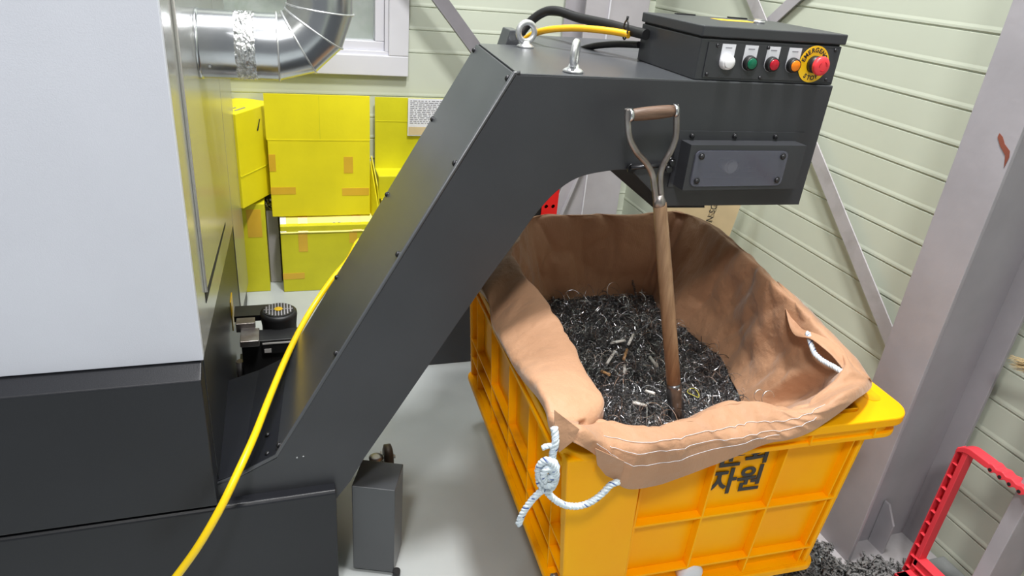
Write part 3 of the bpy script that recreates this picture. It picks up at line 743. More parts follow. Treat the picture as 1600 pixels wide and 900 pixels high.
# ================================================================== ORANGE CRATE
YAW = math.radians(-2.0); PV = V((.85, .96, 0))
RM = Matrix.Translation(PV) @ Matrix.Rotation(YAW, 4, 'Z') @ Matrix.Translation(-PV)
ZB, ZT = .205, .60
def xl(z): return .502+(.66-z)*.07      # left face leans in a little towards the bottom
def xr(z): return 1.214-(.66-z)*.085
def yfr(z): return .946+(.66-z)*.015
def ybk(z): return 1.915-(.66-z)*.02
ct = thing('plastic_crate', 'orange ribbed plastic crate holding the brown bag of metal chips', 'crate', (.86, 1.45, 0))
TH = .022
def wallquad(b, f, mi=0):
    b.add([RM @ V(p) for p in f], [(0, 1, 2, 3), (4, 7, 6, 5), (0, 4, 5, 1), (1, 5, 6, 2), (2, 6, 7, 3), (3, 7, 4, 0)], mi)
b = MB()
z0, z1 = ZB, .66
def slab(b, p0, p1, p2, p3, n):  # quad pushed by n
    n = V(n); q = [V(p) for p in (p0, p1, p2, p3)]; wallquad(b, q+[p+n for p in q])
# walls (recessed sheets)
E_ = .004
slab(b, (xl(z0)+E_, yfr(z0)+TH, z0), (xr(z0)-E_, yfr(z0)+TH, z0), (xr(z1)-E_, yfr(z1)+TH, z1), (xl(z1)+E_, yfr(z1)+TH, z1), (0, .004, 0))
slab(b, (xl(z0)+E_, ybk(z0)-TH, z0), (xr(z0)-E_, ybk(z0)-TH, z0), (xr(z1)-E_, ybk(z1)-TH, z1), (xl(z1)+E_, ybk(z1)-TH, z1), (0, -.004, 0))
slab(b, (xl(z0)+TH, yfr(z0)+E_, z0), (xl(z0)+TH, ybk(z0)-E_, z0), (xl(z1)+TH, ybk(z1)-E_, z1), (xl(z1)+TH, yfr(z1)+E_, z1), (.004, 0, 0))
slab(b, (xr(z0)-TH, yfr(z0)+E_, z0), (xr(z0)-TH, ybk(z0)-E_, z0), (xr(z1)-TH, ybk(z1)-E_, z1), (xr(z1)-TH, yfr(z1)+E_, z1), (-.004, 0, 0))
slab(b, (xl(z0), yfr(z0), z0), (xr(z0), yfr(z0), z0), (xr(z0), ybk(z0), z0), (xl(z0), ybk(z0), z0), (0, 0, .008))
body = b.build('crate_body', M['crate'], ct)
# front and back ribs
for (Yf, sgn) in ((yfr, 1), (ybk, -1)):
    b = MB()
    for fx in (.225, .468, .715, .995):
        def X(z, fx=fx): return xl(z)+(xr(z)-xl(z))*fx
        slab(b, (X(z0)-.0025, Yf(z0), z0), (X(z1)-.0025, Yf(z1), z1), (X(z1)-.0025, Yf(z1)+sgn*TH, z1), (X(z0)-.0025, Yf(z0)+sgn*TH, z0), (.005, 0, 0))
    for z in (.612, .418, .262, ZB):
        slab(b, (xl(z)+(.14 if sgn > 0 else 0), Yf(z), z-.003), (xr(z), Yf(z), z-.003), (xr(z)-.002, Yf(z)+sgn*TH, z-.003), (xl(z)+.002, Yf(z)+sgn*TH, z-.003), (0, 0, .006))
    b.build('wall_ribs', M['crate'], ct, bevel=.001)
# broad smooth corner posts
for (cxn, cyn) in ((0, 0), (1, 0), (0, 1), (1, 1)):
    b = MB(); wdt = .148 if (cxn, cyn) == (0, 0) else .012
    Yf = yfr if cyn == 0 else ybk; sg_ = 1 if cyn == 0 else -1
    if (cxn, cyn) == (0, 0):
        z9 = .648
        for A0, A1, T in ((xl(z0), xl(z0)+wdt, .02),):
            b.add([RM @ V(p) for p in ((A0, Yf(z0), z0), (A1, Yf(z0), z0), (A1, Yf(z0)+TH, z0), (A0, Yf(z0)+TH, z0), (.480, .922, z9), (.642, .922, z9), (.642, .96, z9), (.480, .96, z9))], [(0, 3, 2, 1), (4, 5, 6, 7), (0, 1, 5, 4), (1, 2, 6, 5), (2, 3, 7, 6), (3, 0, 4, 7)])
    elif cxn == 0: slab(b, (xl(z0), Yf(z0), z0), (xl(z0)+wdt, Yf(z0), z0), (xl(z1)+wdt, Yf(z1), z1), (xl(z1), Yf(z1), z1), (0, sg_*TH, 0))
    else: slab(b, (xr(z0)-wdt, Yf(z0), z0), (xr(z0), Yf(z0), z0), (xr(z1), Yf(z1), z1), (xr(z1)-wdt, Yf(z1), z1), (0, sg_*TH, 0))
    b.build('corner_post', M['crate'], ct, bevel=.004)
# side ribs (left and right)
for (Xf, sgn) in ((xl, 1), (xr, -1)):
    b = MB()
    for y in (1.06, 1.244, 1.424, 1.618, 1.80, 1.895):
        slab(b, (Xf(z0), y-.0025, z0), (Xf(z1), y-.0025, z1), (Xf(z1)+sgn*TH, y-.0025, z1), (Xf(z0)+sgn*TH, y-.0025, z0), (0, .005, 0))
    for z in (.61, .350, .280, ZB):
        slab(b, (Xf(z), yfr(z)+.02, z-.003), (Xf(z), ybk(z), z-.003), (Xf(z)+sgn*TH, ybk(z), z-.003), (Xf(z)+sgn*TH, yfr(z)+.02, z-.003), (0, 0, .006))
    b.build('side_ribs', M['crated'], ct, bevel=.001)
def rr2(x0, x1, y0, y1, r, n=8):
    out = []
    for cx_, cy_, a0 in ((x1-r, y1-r, 0), (x0+r, y1-r, 90), (x0+r, y0+r, 180), (x1-r, y0+r, 270)):
        for k in range(n+1):
            a = math.radians(a0+90*k/n); out.append((cx_+r*math.cos(a), cy_+r*math.sin(a)))
    return out
def ringslab(outer, inner, z0, z1, name, m, parent, bev=.004):
    b = MB(); n = len(outer)
    vs = [RM @ V((x, y, z)) for z in (z0, z1) for ring in (outer, inner) for x, y in ring]
    f = []
    for i in range(n):
        j = (i+1) % n
        f += [(2*n+i, 2*n+j, 3*n+j, 3*n+i), (i, n+i, n+j, j), (i, j, 2*n+j, 2*n+i), (n+i, 3*n+i, 3*n+j, n+j)]
    b.add(vs, f); return b.build(name, M[m], parent, bevel=bev, seg=3)
o_ = rr2(.474, 1.296, .920, 1.945, .055); i_ = rr2(.530, 1.186, .958, 1.888, .03)
rim = ringslab(o_, i_, .640, .662, 'rim', 'crate', ct)
o2 = rr2(.484, 1.268, .932, 1.932, .05); i2 = rr2(.498, 1.222, .944, 1.92, .04)
ringslab(o2, i2, .618, .642, 'rim_skirt', 'crate', rim, .002)
ringslab(rr2(.478, 1.288, .926, 1.940, .055), i2, .606, .618, 'rim_lip', 'crate', rim, .003)
for fx in (.0, .25, .5, .75, 1.0):
    b = MB(); x = .54+fx*.66; b.box((x-.002, .923, .614), (x+.002, .940, .645), mtx=RM); b.build('rim_gusset', M['crate'], rim)
for fy in (.05, .35, .65, .95):
    b = MB(); y = .95+fy*.95; b.box((1.24, y-.002, .614), (1.290, y+.002, .645), mtx=RM); b.build('rim_gusset', M['crate'], rim)
# pocket near the front right corner of the rim
b = MB(); b.prism([RM @ V((x, y, .6622)) for x, y in rr2(1.225, 1.265, .985, 1.11, .018, 5)], (0, 0, .0006)); b.build('rim_pocket', M['crated'], rim)
# bottom flange and feet
ringslab(rr2(xl(ZB)-.014, xr(ZB)+.026, yfr(ZB)-.010, ybk(ZB)+.01, .035), rr2(xl(ZB)+.03, xr(ZB)-.03, yfr(ZB)+.03, ybk(ZB)-.03, .02), ZB-.012, ZB+.006, 'bottom_flange', 'crated', ct)
for x, y in ((xl(ZB)+.20, yfr(ZB)+.10), (xr(ZB)-.12, yfr(ZB)+.10), (xl(ZB)+.20, ybk(ZB)-.16), (xr(ZB)-.12, ybk(ZB)-.16)):
    b = MB(); b.box((x-.035, y-.045, 0), (x+.035, y+.045, ZB-.02), mtx=RM); b.build('foot', M['crated'], ct, bevel=.01, seg=3)
b = MB(); c = RM @ V((xl(.25)+.004, yfr(.25)+.05, .245)); b.cyl(c, c+V((-.014, 0, 0)), .008, 12); b.dome(c+V((-.014, 0, 0)), (-1, 0, 0), .006, .004, 10); b.build('bolt', M['ironrod'], ct)
b = MB(); b.lathe((.850, .962, .235), (0, -1, 0), [(-.012, .030), (.010, .030), (.016, .024), (.018, .0)], 24); b.build('drain_plug', M['paper'], ct)['label'] = 'white round drain plug'
# Korean writing on the front
tz = yfr(.5)+TH-.0015
ux_, uy_ = (RM.to_3x3() @ V((1, 0, 0))), V((0, 0, 1))
pt = at(1148, 752, y=tz)
text('자원', .076, V((pt.x, tz-.004, pt.z+.002)), ux_, V((0, .0, 1)), M['ink'], 'printed_letters', ct, bold=.0016)
pt2 = at(1163, 712, y=tz)
text('문화', .076, V((pt2.x, tz-.004, pt.z+.078)), ux_, V((0, .0, 1)), M['ink'], 'printed_letters', ct, bold=.0016)

# ================================================================== BAG
# each station around the mouth: hem (outside), shoulder, ridge, inside, middle, at the chips
zc = .50
def st(hem, sh, ri, ins_, mid, ch): return [V(p) for p in (hem, sh, ri, ins_, mid, ch)]
ST = []
def _unused(hx_, hy_, hy=.892, rx=None, ry=None, rz_=.712):
    h = at(hx_, hy_, y=hy); r = at(rx, ry, z=rz_)
    return h, r
def mk(h, r, inner, chip, lift=.004, shz=None, push=0):
    sh = V((h.x*.6+r.x*.4, h.y*.85+r.y*.15, max(h.z+.02, .672 if shz is None else shz)))
    a = V((r.x, r.y+.024, r.z-.010)); m_ = inner
    return [h, sh, r, a, m_, chip]
def zf(x, y, z): return V((x, y, z))
# front, left to right
fr_data = [  # hem px, ridge px, ridge z
    ((893, 690), (905, 664), .908, .690), ((933, 714), (948, 662), .906, .690), ((972, 761), (985, 670), .904, .690), ((1020, 760), (1025, 668), .904, .690),
    ((1067, 745), (1070, 660), .904, .692), ((1140, 717), (1115, 645), .904, .696), ((1197, 694), (1150, 634), .906, .700), ((1247, 683), (1190, 633), .906, .700), ((1290, 660), (1225, 639), .908, .694), ((1333, 628), (1262, 633), .914, .690)]
for (h, r, hy, rz_) in fr_data:
    H = at(*h, y=hy); Rr = at(*r, z=rz_)
    chip = V((min(max(H.x, .66), 1.10), 1.16, zc)); inner = V((min(max(Rr.x, .60), 1.16), 1.045, .60))
    ST.append(mk(H, Rr, inner, chip))
# right front corner and right side (front to back): hem outside, ridge = top edge
ST.append([at(1362, 600, z=.700), at(1350, 590, z=.722), at(1318, 588, z=.735), at(1300, 592, z=.715), V((1.165, 1.09, .60)), V((1.10, 1.17, zc))])
rt = [  # outer px,z ; ridge px,z ; inner flap px
    ((1332, 553), .722, (1312, 545), .755, (1296, 556)), ((1290, 510), .745, (1272, 500), .778, (1262, 522)), ((1247, 466), .762, (1232, 462), .792, (1236, 496)),
    ((1216, 444), .775, (1205, 437), .802, (1200, 442)), ((1180, 409), .780, (1174, 405), .806, (1170, 409)), ((1143, 379), .785, (1136, 374), .806, (1132, 378)), ((1106, 351), .775, (1100, 346), .800, (1096, 350)),
    ]
chr_ = [(1.10, 1.22), (1.13, 1.31), (1.155, 1.40), (1.165, 1.50), (1.15, 1.60), (1.13, 1.70), (1.15, 1.80)]
for k, ((o1, oz, r1, rz1, n1_), c_) in enumerate(zip(rt, chr_)):
    R1 = at(*r1, z=rz1); O1 = at(*o1, z=oz)
    N1 = at(*n1_, x=min(R1.x-.012, 1.22)); N1.z = min(N1.z, rz1-.012)
    ST.append([V((max(O1.x, 1.225), O1.y, .70 if k > 3 else oz-.02)), V((R1.x+.012, R1.y, (rz1+oz)/2)), R1, V((R1.x-.016, R1.y-.004, rz1-.022)), V((min((R1.x+c_[0])/2+.01*math.sin(k*2.1), 1.168+.035*(R1.y-.95)), (R1.y+c_[1])/2, .63)), V((c_[0], c_[1], zc))])
# back right corner, back, back left
bkp = [((1062, 331), .795, (1.16, 1.86)), ((1040, 332), .782, (1.10, 1.885)), ((990, 336), .772, (1.02, 1.885)), ((930, 336), .775, (.93, 1.885)), ((880, 337), .772, (.86, 1.875)), ((832, 340), .770, (.80, 1.86))]
for k, (r1, rz1, c_) in enumerate(bkp):
    R1 = at(*r1, y=1.878)
    R1 = V((R1.x, 1.878-.02*(k == 0), R1.z)); cx2 = min(R1.x, 1.19)
    ST.append([V((R1.x, 1.900, .69)), V((R1.x, 1.890, R1.z-.015)), R1, V((R1.x, 1.868, R1.z-.020)), V(((cx2+c_[0])/2, 1.85-.012*math.sin(k*1.7), .63)), V((c_[0], min(c_[1], 1.84), zc))])
# left side, back to front
lt = [((806, 372), .785, .470, (.74, 1.80)), ((797, 397), .775, .478, (.73, 1.74)), ((826, 438), .752, .478, (.72, 1.66)), ((863, 492), .728, .474, (.715, 1.55)), ((888, 535), .716, .470, (.705, 1.44)), ((912, 580), .710, .464, (.69, 1.33)), ((936, 622), .708, .460, (.68, 1.24)), ((948, 646), .706, .458, (.67, 1.19))]
lh = [None, (762, 470), (772, 515), (800, 568), (815, 592), (840, 622), (853, 645), (862, 676)]
for k, ((r1, rz1, hx_, c_), lhp) in enumerate(zip(lt, lh)):
    R1 = at(*r1, z=rz1)
    if k == len(lt)-1: R1 = at(915, 654, z=rz1)
    if lhp is None: H = V((hx_, 1.88, .66))
    else: H = at(*lhp, x=hx_)
    S = V((H.x+.006, (H.y*2+R1.y)/3, max(.676, H.z+.03)))
    A_ = V((R1.x+.018, R1.y+.01, R1.z-.03))
    ST.append([H, S, R1, A_, V(((R1.x+c_[0])/2+.02, (R1.y+c_[1])/2, .60)), V((c_[0], c_[1], zc))])
# interpolate around and across
NU, NV = 14, 10
cols = []
levels = []
for l in range(6): levels.append(catmull([s_[l] for s_ in ST], NU, closed=True))
nU = len(levels[0]); grid = []
for i in range(nU):
    col = catmull([levels[l][i] for l in range(6)], NV); grid.append(col)
nV = len(grid[0])
b = MB(); pts = []
for i in range(nU):
    for j in range(nV):
        p = grid[i][j].copy(); f = j/(nV-1)
        if .0 < f:
            amp = .0035+.011*max(0, min(1, (f-.42)*2.5))*(1-max(0, f-.9)*8)
            nv = noise.noise(V((p.x*9, p.y*9, p.z*4)))*amp+noise.noise(V((p.x*22+5, p.y*22, p.z*9)))*amp*.45
            c = V((.86, 1.45, 0)); dd = V((p.x-c.x, p.y-c.y, 0)).normalized()
            q9 = V((p.x*7+p.y*3, p.y*6-p.z*5, p.z*7))
            r9 = max(0, 1-abs(noise.noise(q9))*3.2)**2
            q8 = V((i/nU*38, f*3.5+i/nU*12, 1.7)); r8 = max(0, 1-abs(noise.noise(q8))*3.0)**2
            tp = min(1, f*4)*min(1, (1-f)*6)
            hem_ = 1 if f > .45 else .8
            p += dd*(nv*1.1+(r9*.007+r8*.009)*tp*hem_)
            if p.z < .75 and f < .45: p.z += abs(noise.noise(V((p.x*20, p.y*20, 3))))*.004
        pts.append(p)
fc_ = [(i*nV+j, ((i+1) % nU)*nV+j, ((i+1) % nU)*nV+j+1, i*nV+j+1) for i in range(nU) for j in range(nV-1)]
b.add(pts, fc_, smooth=True)
bm_ = b.bm; uvl = bm_.loops.layers.uv.new('UVMap'); bm_.verts.ensure_lookup_table(); bm_.verts.index_update()
for f in bm_.faces:
    ids = [l.vert.index for l in f.loops]
    wrap = any((k//nV) == nU-1 for k in ids) and any((k//nV) == 0 for k in ids)
    for l in f.loops:
        i, j = divmod(l.vert.index, nV)
        if wrap and i == 0: i = nU
        l[uvl].uv = (i/nU*6, j/nV)
bag = thing('chip_bag', 'brown woven bag lining the orange crate, its mouth folded over the rim', 'bag', (.86, 1.45, .45))
bo = b.build('bag_cloth', M['cloth'], bag)
sm = bo.modifiers.new('solid', 'SOLIDIFY'); sm.thickness = .0022; sm.offset = 0
sb = bo.modifiers.new('sub', 'SUBSURF'); sb.levels = sb.render_levels = 1
def gp_(iu, jv): return grid[int(iu) % nU][jv].copy()
# stitched lines along the front hem (white thread)
for jj, (a, c) in ((13, (12, 122)), (9, (16, 112)), (6, (10, 92))):
    b = MB(); line = []
    for i in range(a, c):
        p = pts[(i % nU)*nV+jj]; q = pts[(i % nU)*nV+jj+1]
        line.append(p.lerp(q, .5+.4*math.sin(i*.1))+V((0, -.0022, .0018)))
    b.tube(line, .0005, 5); b.build('stitch_line', M['paper'], bag)['label'] = 'white thread stitching'

# hanging cloth flaps at the left front corner
def flap(pl, name):
    b = MB(); b.prism(pl, (0, -.002, 0)); o = b.build(name, M['cloth'], bag); return o
flap([at(866, 640, y=.915), at(866, 678, y=.905), at(873, 706, y=.90), at(893, 690, y=.898), at(905, 670, y=.90)], 'cloth_flap')
flap([at(930, 700, y=.892), at(933, 726, y=.90), at(946, 742, y=.90), at(968, 752, y=.895), at(975, 720, y=.885)], 'cloth_flap')

# folded-over flap on the right edge with the rope showing beneath it
fo_ = [((1214, 445), 1.240, .0), ((1240, 459), 1.250, 0), ((1266, 484), 1.245, 0), ((1292, 512), 1.240, 0), ((1316, 536), 1.235, 0), ((1338, 560), 1.232, 0), ((1356, 586), 1.226, 0), ((1362, 598), 1.222, 0)]
fi_ = [((1216, 450), 1.222), ((1228, 484), 1.165), ((1240, 519), 1.140), ((1266, 529), 1.136), ((1288, 544), 1.138), ((1308, 564), 1.146), ((1330, 588), 1.162), ((1350, 600), 1.196)]
Oc = catmull([at(*p, x=x) for p, x, _ in fo_], 6); Ic = catmull([at(*p, x=x) for p, x in fi_], 6)
b = MB(); vs = []; nn = 7
for a_, c_ in zip(Oc, Ic):
    for k in range(nn+1):
        t_ = k/nn; p = a_.lerp(c_, t_)+V((-.2, -.1, .5)).normalized()*(.016*math.sin(math.pi*min(1, t_*1.25)))
        p += V((0, 0, 1))*noise.noise(V((p.x*24, p.y*24, 1)))*.004; vs.append(p)
b.add(vs, [(i*(nn+1)+k, i*(nn+1)+k+1, (i+1)*(nn+1)+k+1, (i+1)*(nn+1)+k) for i in range(len(Oc)-1) for k in range(nn)], smooth=True)
ff = b.build('cloth_flap', M['cloth'], bag); m9 = ff.modifiers.new('solid', 'SOLIDIFY'); m9.thickness = .0022

# ================================================================== METAL CHIPS
def chipz(x, y):
    return .497+.018*noise.noise(V((x*6, y*6, 0)))+.012*noise.noise(V((x*17, y*17, 2)))+.03*max(0, (y-1.55))*1.2
b = MB(); nx, ny = 150, 190; vs = []
for j in range(ny+1):
    for i in range(nx+1):
        x = .60+i*.60/nx; y = 1.02+j*.88/ny
        vs.append((x+random.uniform(-.001, .001), y+random.uniform(-.001, .001), chipz(x, y)+random.uniform(-.004, .004)))
b.add(vs, [(j*(nx+1)+i, j*(nx+1)+i+1, (j+1)*(nx+1)+i+1, (j+1)*(nx+1)+i) for j in range(ny) for i in range(nx)])
tag(b.build('metal_chips', M['chips']), 'dark heap of fine steel chips filling the brown bag', 'metal chips', kind='stuff')
def xmax(y):
    ys = [c[1] for c in chr_]; xs = [c[0] for c in chr_]
    if y <= ys[0]: return xs[0]-.01
    for a in range(len(ys)-1):
        if y <= ys[a+1]: return xs[a]+(xs[a+1]-xs[a])*(y-ys[a])/(ys[a+1]-ys[a])-.01
    return xs[-1]-.02
def swarf(n, m, name, label, rmin, rmax, th, seed, long_=False):
    random.seed(seed); b = MB(); done = 0
    while done < n:
        x = random.uniform(.70, 1.16); y = random.uniform(1.16, 1.82)
        r = random.uniform(rmin, rmax)
        if x > xmax(y)-r*.6 or x < .68+(y-1.15)*.06+r*.5: continue
        done += 1
        turns = random.uniform(.15, .7) if (long_ or random.random() < .75) else random.uniform(1, 3)
        c = V((x, y, chipz(x, y)+random.uniform(.0, .010)+r*.12)); ax = V((random.gauss(0, .6), random.gauss(0, .6), random.gauss(0, 1))).normalized()
        u = ax.orthogonal().normalized(); u.rotate(Matrix.Rotation(random.uniform(0, 6.28), 3, ax)); w = ax.cross(u)
        if turns > 1: r *= .35
        n_ = int(5+turns*9); pitch = random.uniform(-.5, .5)*r*2
        pl = [c+(u*(math.cos(2*math.pi*turns*k/n_)-1)+w*math.sin(2*math.pi*turns*k/n_))*r+ax*pitch*turns*k/n_ for k in range(n_+1)]
        pl = [V((p.x, p.y, max(p.z, .470))) for p in pl]
        t_ = th*random.uniform(.6, 1.3); rr = [t_*(.4+.6*math.sin(math.pi*min(1, (k+.6)/(n_+.6)))) for k in range(n_+1)]
        b.tube(pl, rr, 4, smooth=False, cap=False)
    return tag(b.build(name, M[m], recalc=False), label, 'metal chips', kind='stuff')
swarf(3000, 'swarfd', 'steel_curls', 'dark curled steel shavings over the heap in the bag', .008, .030, .0008, 3)
swarf(1700, 'swarf', 'steel_curls', 'bright thin steel curls scattered on top of the heap', .008, .028, .0007, 5, True)
swarf(260, 'swarf', 'steel_strands', 'long bright arching steel strands on top of the heap', .020, .042, .0009, 6, True)
swarf(4200, 'swarf', 'steel_slivers', 'tiny bright steel slivers sprinkled over the heap', .0012, .003, .0005, 9)
# a long coiled chip standing up, and loose springs at the edge
def coil(p, q, r, turns, th, label, m='swarfd'):
    p, q = V(p), V(q); ax = (q-p).normalized(); u = ax.orthogonal().normalized(); w = ax.cross(u); n_ = turns*9; b = MB()
    b.tube([p.lerp(q, k/n_)+(u*math.cos(2*math.pi*turns*k/n_)+w*math.sin(2*math.pi*turns*k/n_))*r for k in range(n_+1)], th, 5, smooth=False)
    return tag(b.build('coiled_chip', M[m], recalc=False), label, 'metal chip', 'coiled chips in the bag')
coil(at(994, 462, z=.52), at(986, 428, y=1.86), .0035, 14, .0011, 'long dark coiled chip standing upright at the back of the heap')
coil(at(866, 486, z=.55), at(893, 481, z=.54), .0032, 10, .0012, 'dark coiled chip lying at the left edge of the heap')
for k, (cx_, cy_, rr_, lb_) in enumerate(((1186, 618, .013, 'loose steel ring shaving near the front right bag wall'), (1200, 622, .016, 'larger loose steel shaving beside the front right bag fold'))):
    c = at(cx_, cy_, z=.66); b = MB()
    b.tube([c+V((math.cos(a)*rr_, .3*math.sin(a)*rr_, math.sin(a)*rr_)) for a in [4.9*j/20 for j in range(21)]], .0010, 5)
    tag(b.build('steel_shaving', M['swarf'], recalc=False), lb_, 'metal chip')
# cigarette stubs
for px, py, dx, dy_, col_, lb_ in ((964, 543, 22, -3, 'butt', 'white cigarette stub lying level at the left of the stub cluster'), (984, 540, 7, -13, 'butt', 'white cigarette stub tilted up at the right of the cluster'),
        (954, 562, 12, -14, 'butt', 'cigarette stub leaning below the left of the cluster'), (976, 560, 5, -14, 'buttb', 'tan cigarette stub in the middle of the cluster'), (975, 581, 0, -12, 'butt', 'short upright white stub below the cluster'),
        (1020, 570, 12, 12, 'butt', 'white cigarette stub alone beside the shovel shaft'), (1015, 617, 14, 5, 'butt', 'white cigarette stub left of the shovel socket'), (998, 638, 22, 1, 'butt', 'white cigarette stub lying level nearest the front'), (945, 590, 12, 8, 'buttb', 'tan stub at the left side of the heap')):
    p = at(px-dx/2, py-dy_/2, z=.512); q = at(px+dx/2, py+dy_/2, z=.514)
    p.z = chipz(p.x, p.y)+.021; q.z = chipz(q.x, q.y)+.023
    b = MB(); b.cyl(p+V((0, 0, .005)), q+V((0, 0, .005)), .0040, 10); tag(b.build('cigarette_stub', M[col_]), lb_, 'cigarette stub', 'cigarette stubs on the chips')
c = at(1083, 616, z=.515); b = MB()
b.tube([c+V((math.cos(a)*.013, math.sin(a)*.019, .004+.003*math.sin(2*a))) for a in [2*math.pi*k/30 for k in range(30)]], .0011, 6, closed=True)
tag(b.build('plastic_ring', M['ring']), 'thin yellow ring lying on the chips right of the shovel', 'ring')

# ================================================================== SHOVEL
sv = thing('shovel', 'D-handled shovel with wooden shaft standing in the chips', 'shovel', (.89, 1.19, .5))
yt = 1.262
gl, gr_ = at(984, 180, y=yt), at(1054, 173, y=yt)
tipm = at(1031, 322, y=1.262); joint = at(1053, 605, y=1.205); bot = at(1057, 656, y=1.19)
b = MB(); g = [gl.lerp(gr_, k/8) for k in range(9)]; b.tube(g, [.0105, .0125, .0132, .0136, .0137, .0136, .0132, .0125, .0105], 20); b.build('grip', M['wooddark'], sv)['label'] = 'dark wooden hand grip'
shaft = [tipm+V((0, 0, .01)), tipm, tipm.lerp(joint, .3), tipm.lerp(joint, .7), joint]
b = MB(); b.tube(shaft, [.0125, .0150, .0165, .0170, .0168], 20); b.build('shaft', M['wood'], sv)
def arm(pp, name='handle_arm'):
    b = MB(); q = catmull([at(x, y, y=yy) for x, y, yy in pp], 6); b.tube(q, [.0062]*3+[.0068]*(len(q)-3), 12)
    return b.build(name, M['ironrod'], sv)
arm(((981, 170, yt), (981, 190, yt), (984, 216, yt), (995, 238, yt), (1009, 254, yt), (1019, 272, yt+.002), (1023, 295, yt), (1026, 322, yt)))
arm(((1056, 164, yt), (1057, 182, yt), (1056, 212, yt), (1049, 234, yt), (1038, 254, yt), (1032, 272, yt+.002), (1032, 295, yt), (1035, 322, yt)))
for p, s_ in ((gl, -1), (gr_, 1)):
    b = MB(); d = (gr_-gl).normalized()*s_; b.cyl(p-d*.004, p+d*.004, .0138, 20); b.dome(p+d*.004, d, .005, .004, 10); b.build('end_ring', M['steel'], sv)
b = MB(); c0, c1_ = at(1029, 304, y=yt), at(1031, 323, y=yt); b.tube([c0, c0.lerp(c1_, .5), c1_], [.009, .0135, .0150], 18); b.build('strap_socket', M['ironrod'], sv)
dS = (bot-joint).normalized()
b = MB(); b.tube([joint-dS*.012, joint, joint+dS*.03, bot+dS*.05], [.0182, .0185, .0190, .0200], 20)
b.prism([bot+V((-.10, .0, -.03)), bot+V((.10, .0, -.03)), bot+V((.09, -.02, -.20)), bot+V((-.09, -.02, -.20))], (0, .003, 0)); b.build('blade', M['swarfd'], sv)['label'] = 'dark steel blade socket'
b = MB(); c = joint+V((.002, -.0185, .004)); b.dome(c, (0, -1, 0), .004, .003, 10); b.build('rivet', M['steel'], sv)

# ================================================================== ROPES
def rope(pts, r, b, twist=55.0, mi2=1):
    p = catmull(pts, 10); q = [p[0]]; acc = 0; step = .0025
    for a, c in zip(p[:-1], p[1:]):
        d = (c-a).length; s_ = 0
        while acc+d-s_ >= step:
            s_ += step-acc; acc = 0; q.append(a.lerp(c, min(1, s_/d)))
        acc += d-s_
    up = None; fr_ = []
    for i in range(len(q)):
        t = (q[min(i+1, len(q)-1)]-q[max(i-1, 0)]).normalized()
        up = t.orthogonal().normalized() if up is None else (up-t*up.dot(t)).normalized(); fr_.append((up, t.cross(up)))
    for s_ in range(3):
        line = []
        for i, (u, w) in enumerate(fr_):
            a = i*step*twist*5+s_*2.094; line.append(q[i]+(u*math.cos(a)+w*math.sin(a))*r*.52)
        b.tube(line, r*.56, 7, mi=0)
    line = [q[i]+(u*math.cos(i*step*twist*5+1.0)+w*math.sin(i*step*twist*5+1.0))*r*.88 for i, (u, w) in enumerate(fr_)]
    b.tube(line, r*.20, 5, mi=mi2)
RM2 = [M['rope'], M['ropeb']]
rp_ = thing('rope', 'knotted pale blue and white rope hanging at the front left crate corner', 'rope', at(855, 740, y=.88))
RY = .886
pa = lambda x, y, yy=RY: at(x, y, y=yy)
b = MB(); rope([pa(866, 668, .90), pa(868, 690, .888), pa(864, 708), pa(862, 722)], .0068, b); rope([pa(864, 697, .89), pa(855, 697, .885), pa(847, 700, .885)], .0050, b)
b.build('hanging_strand', RM2, rp_)
b = MB()
rope([pa(862, 718, RY-.004), pa(869, 730, RY-.012), pa(862, 744, RY-.016), pa(848, 748, RY-.012), pa(841, 738, RY-.004), pa(846, 724, RY-.010), pa(858, 720, RY-.018), pa(868, 736, RY-.02), pa(866, 754, RY-.014), pa(856, 766, RY-.006), pa(846, 760, RY), pa(842, 744, RY+.004), pa(850, 730, RY+.004)], .0068, b)
rope([pa(846, 748, RY-.014), pa(852, 758, RY-.018), pa(864, 756, RY-.016), pa(866, 742, RY-.008), pa(856, 732, RY-.022), pa(849, 742, RY-.020), pa(852, 752, RY-.02)], .0062, b)
b.build('knot', RM2, rp_)
b = MB(); rope([pa(850, 764), pa(838, 774), pa(826, 788), pa(816, 804), pa(810, 820)], .0062, b); b.build('rope_tail', RM2, rp_)
b = MB(); rope([pa(852, 766), pa(866, 780), pa(882, 789), pa(902, 791), pa(922, 785), pa(940, 772), pa(954, 758), pa(968, 752)], .0064, b); b.build('rope_loop', RM2, rp_)
b = MB(); rope([at(1262, 520, x=1.155), at(1267, 536, x=1.142), at(1273, 552, x=1.138), at(1286, 564, x=1.138), at(1304, 574, x=1.140), at(1320, 585, x=1.146), at(1334, 598, x=1.160)], .0062, b)
o = b.build('rope', RM2); tag(o, 'short pale rope showing in the right fold of the bag', 'rope')

# ================================================================== YELLOW HOSE
hp = [V((.33, 2.16, .010)), V((.325, 2.15, .12)), V((.29, 2.10, .45)), V((.26, 2.06, .62)), at(562, 376, y=2.02), at(545, 405, y=1.99), at(520, 435, y=1.96), at(490, 478, y=1.90), at(466, 520, y=1.80), at(444, 566, y=1.66), at(420, 624, y=1.50), at(398, 680, y=1.37), at(374, 733, y=1.285), at(345, 793, y=1.235), at(312, 850, y=1.21), at(280, 895, y=1.20), at(250, 932, y=1.19), at(215, 975, y=1.18)]
corr(hp, .0088, 'long bright yellow hose running down in front of the conveyor foot', 'air_hose', 'hose', 'yhose', smooth_only=True)

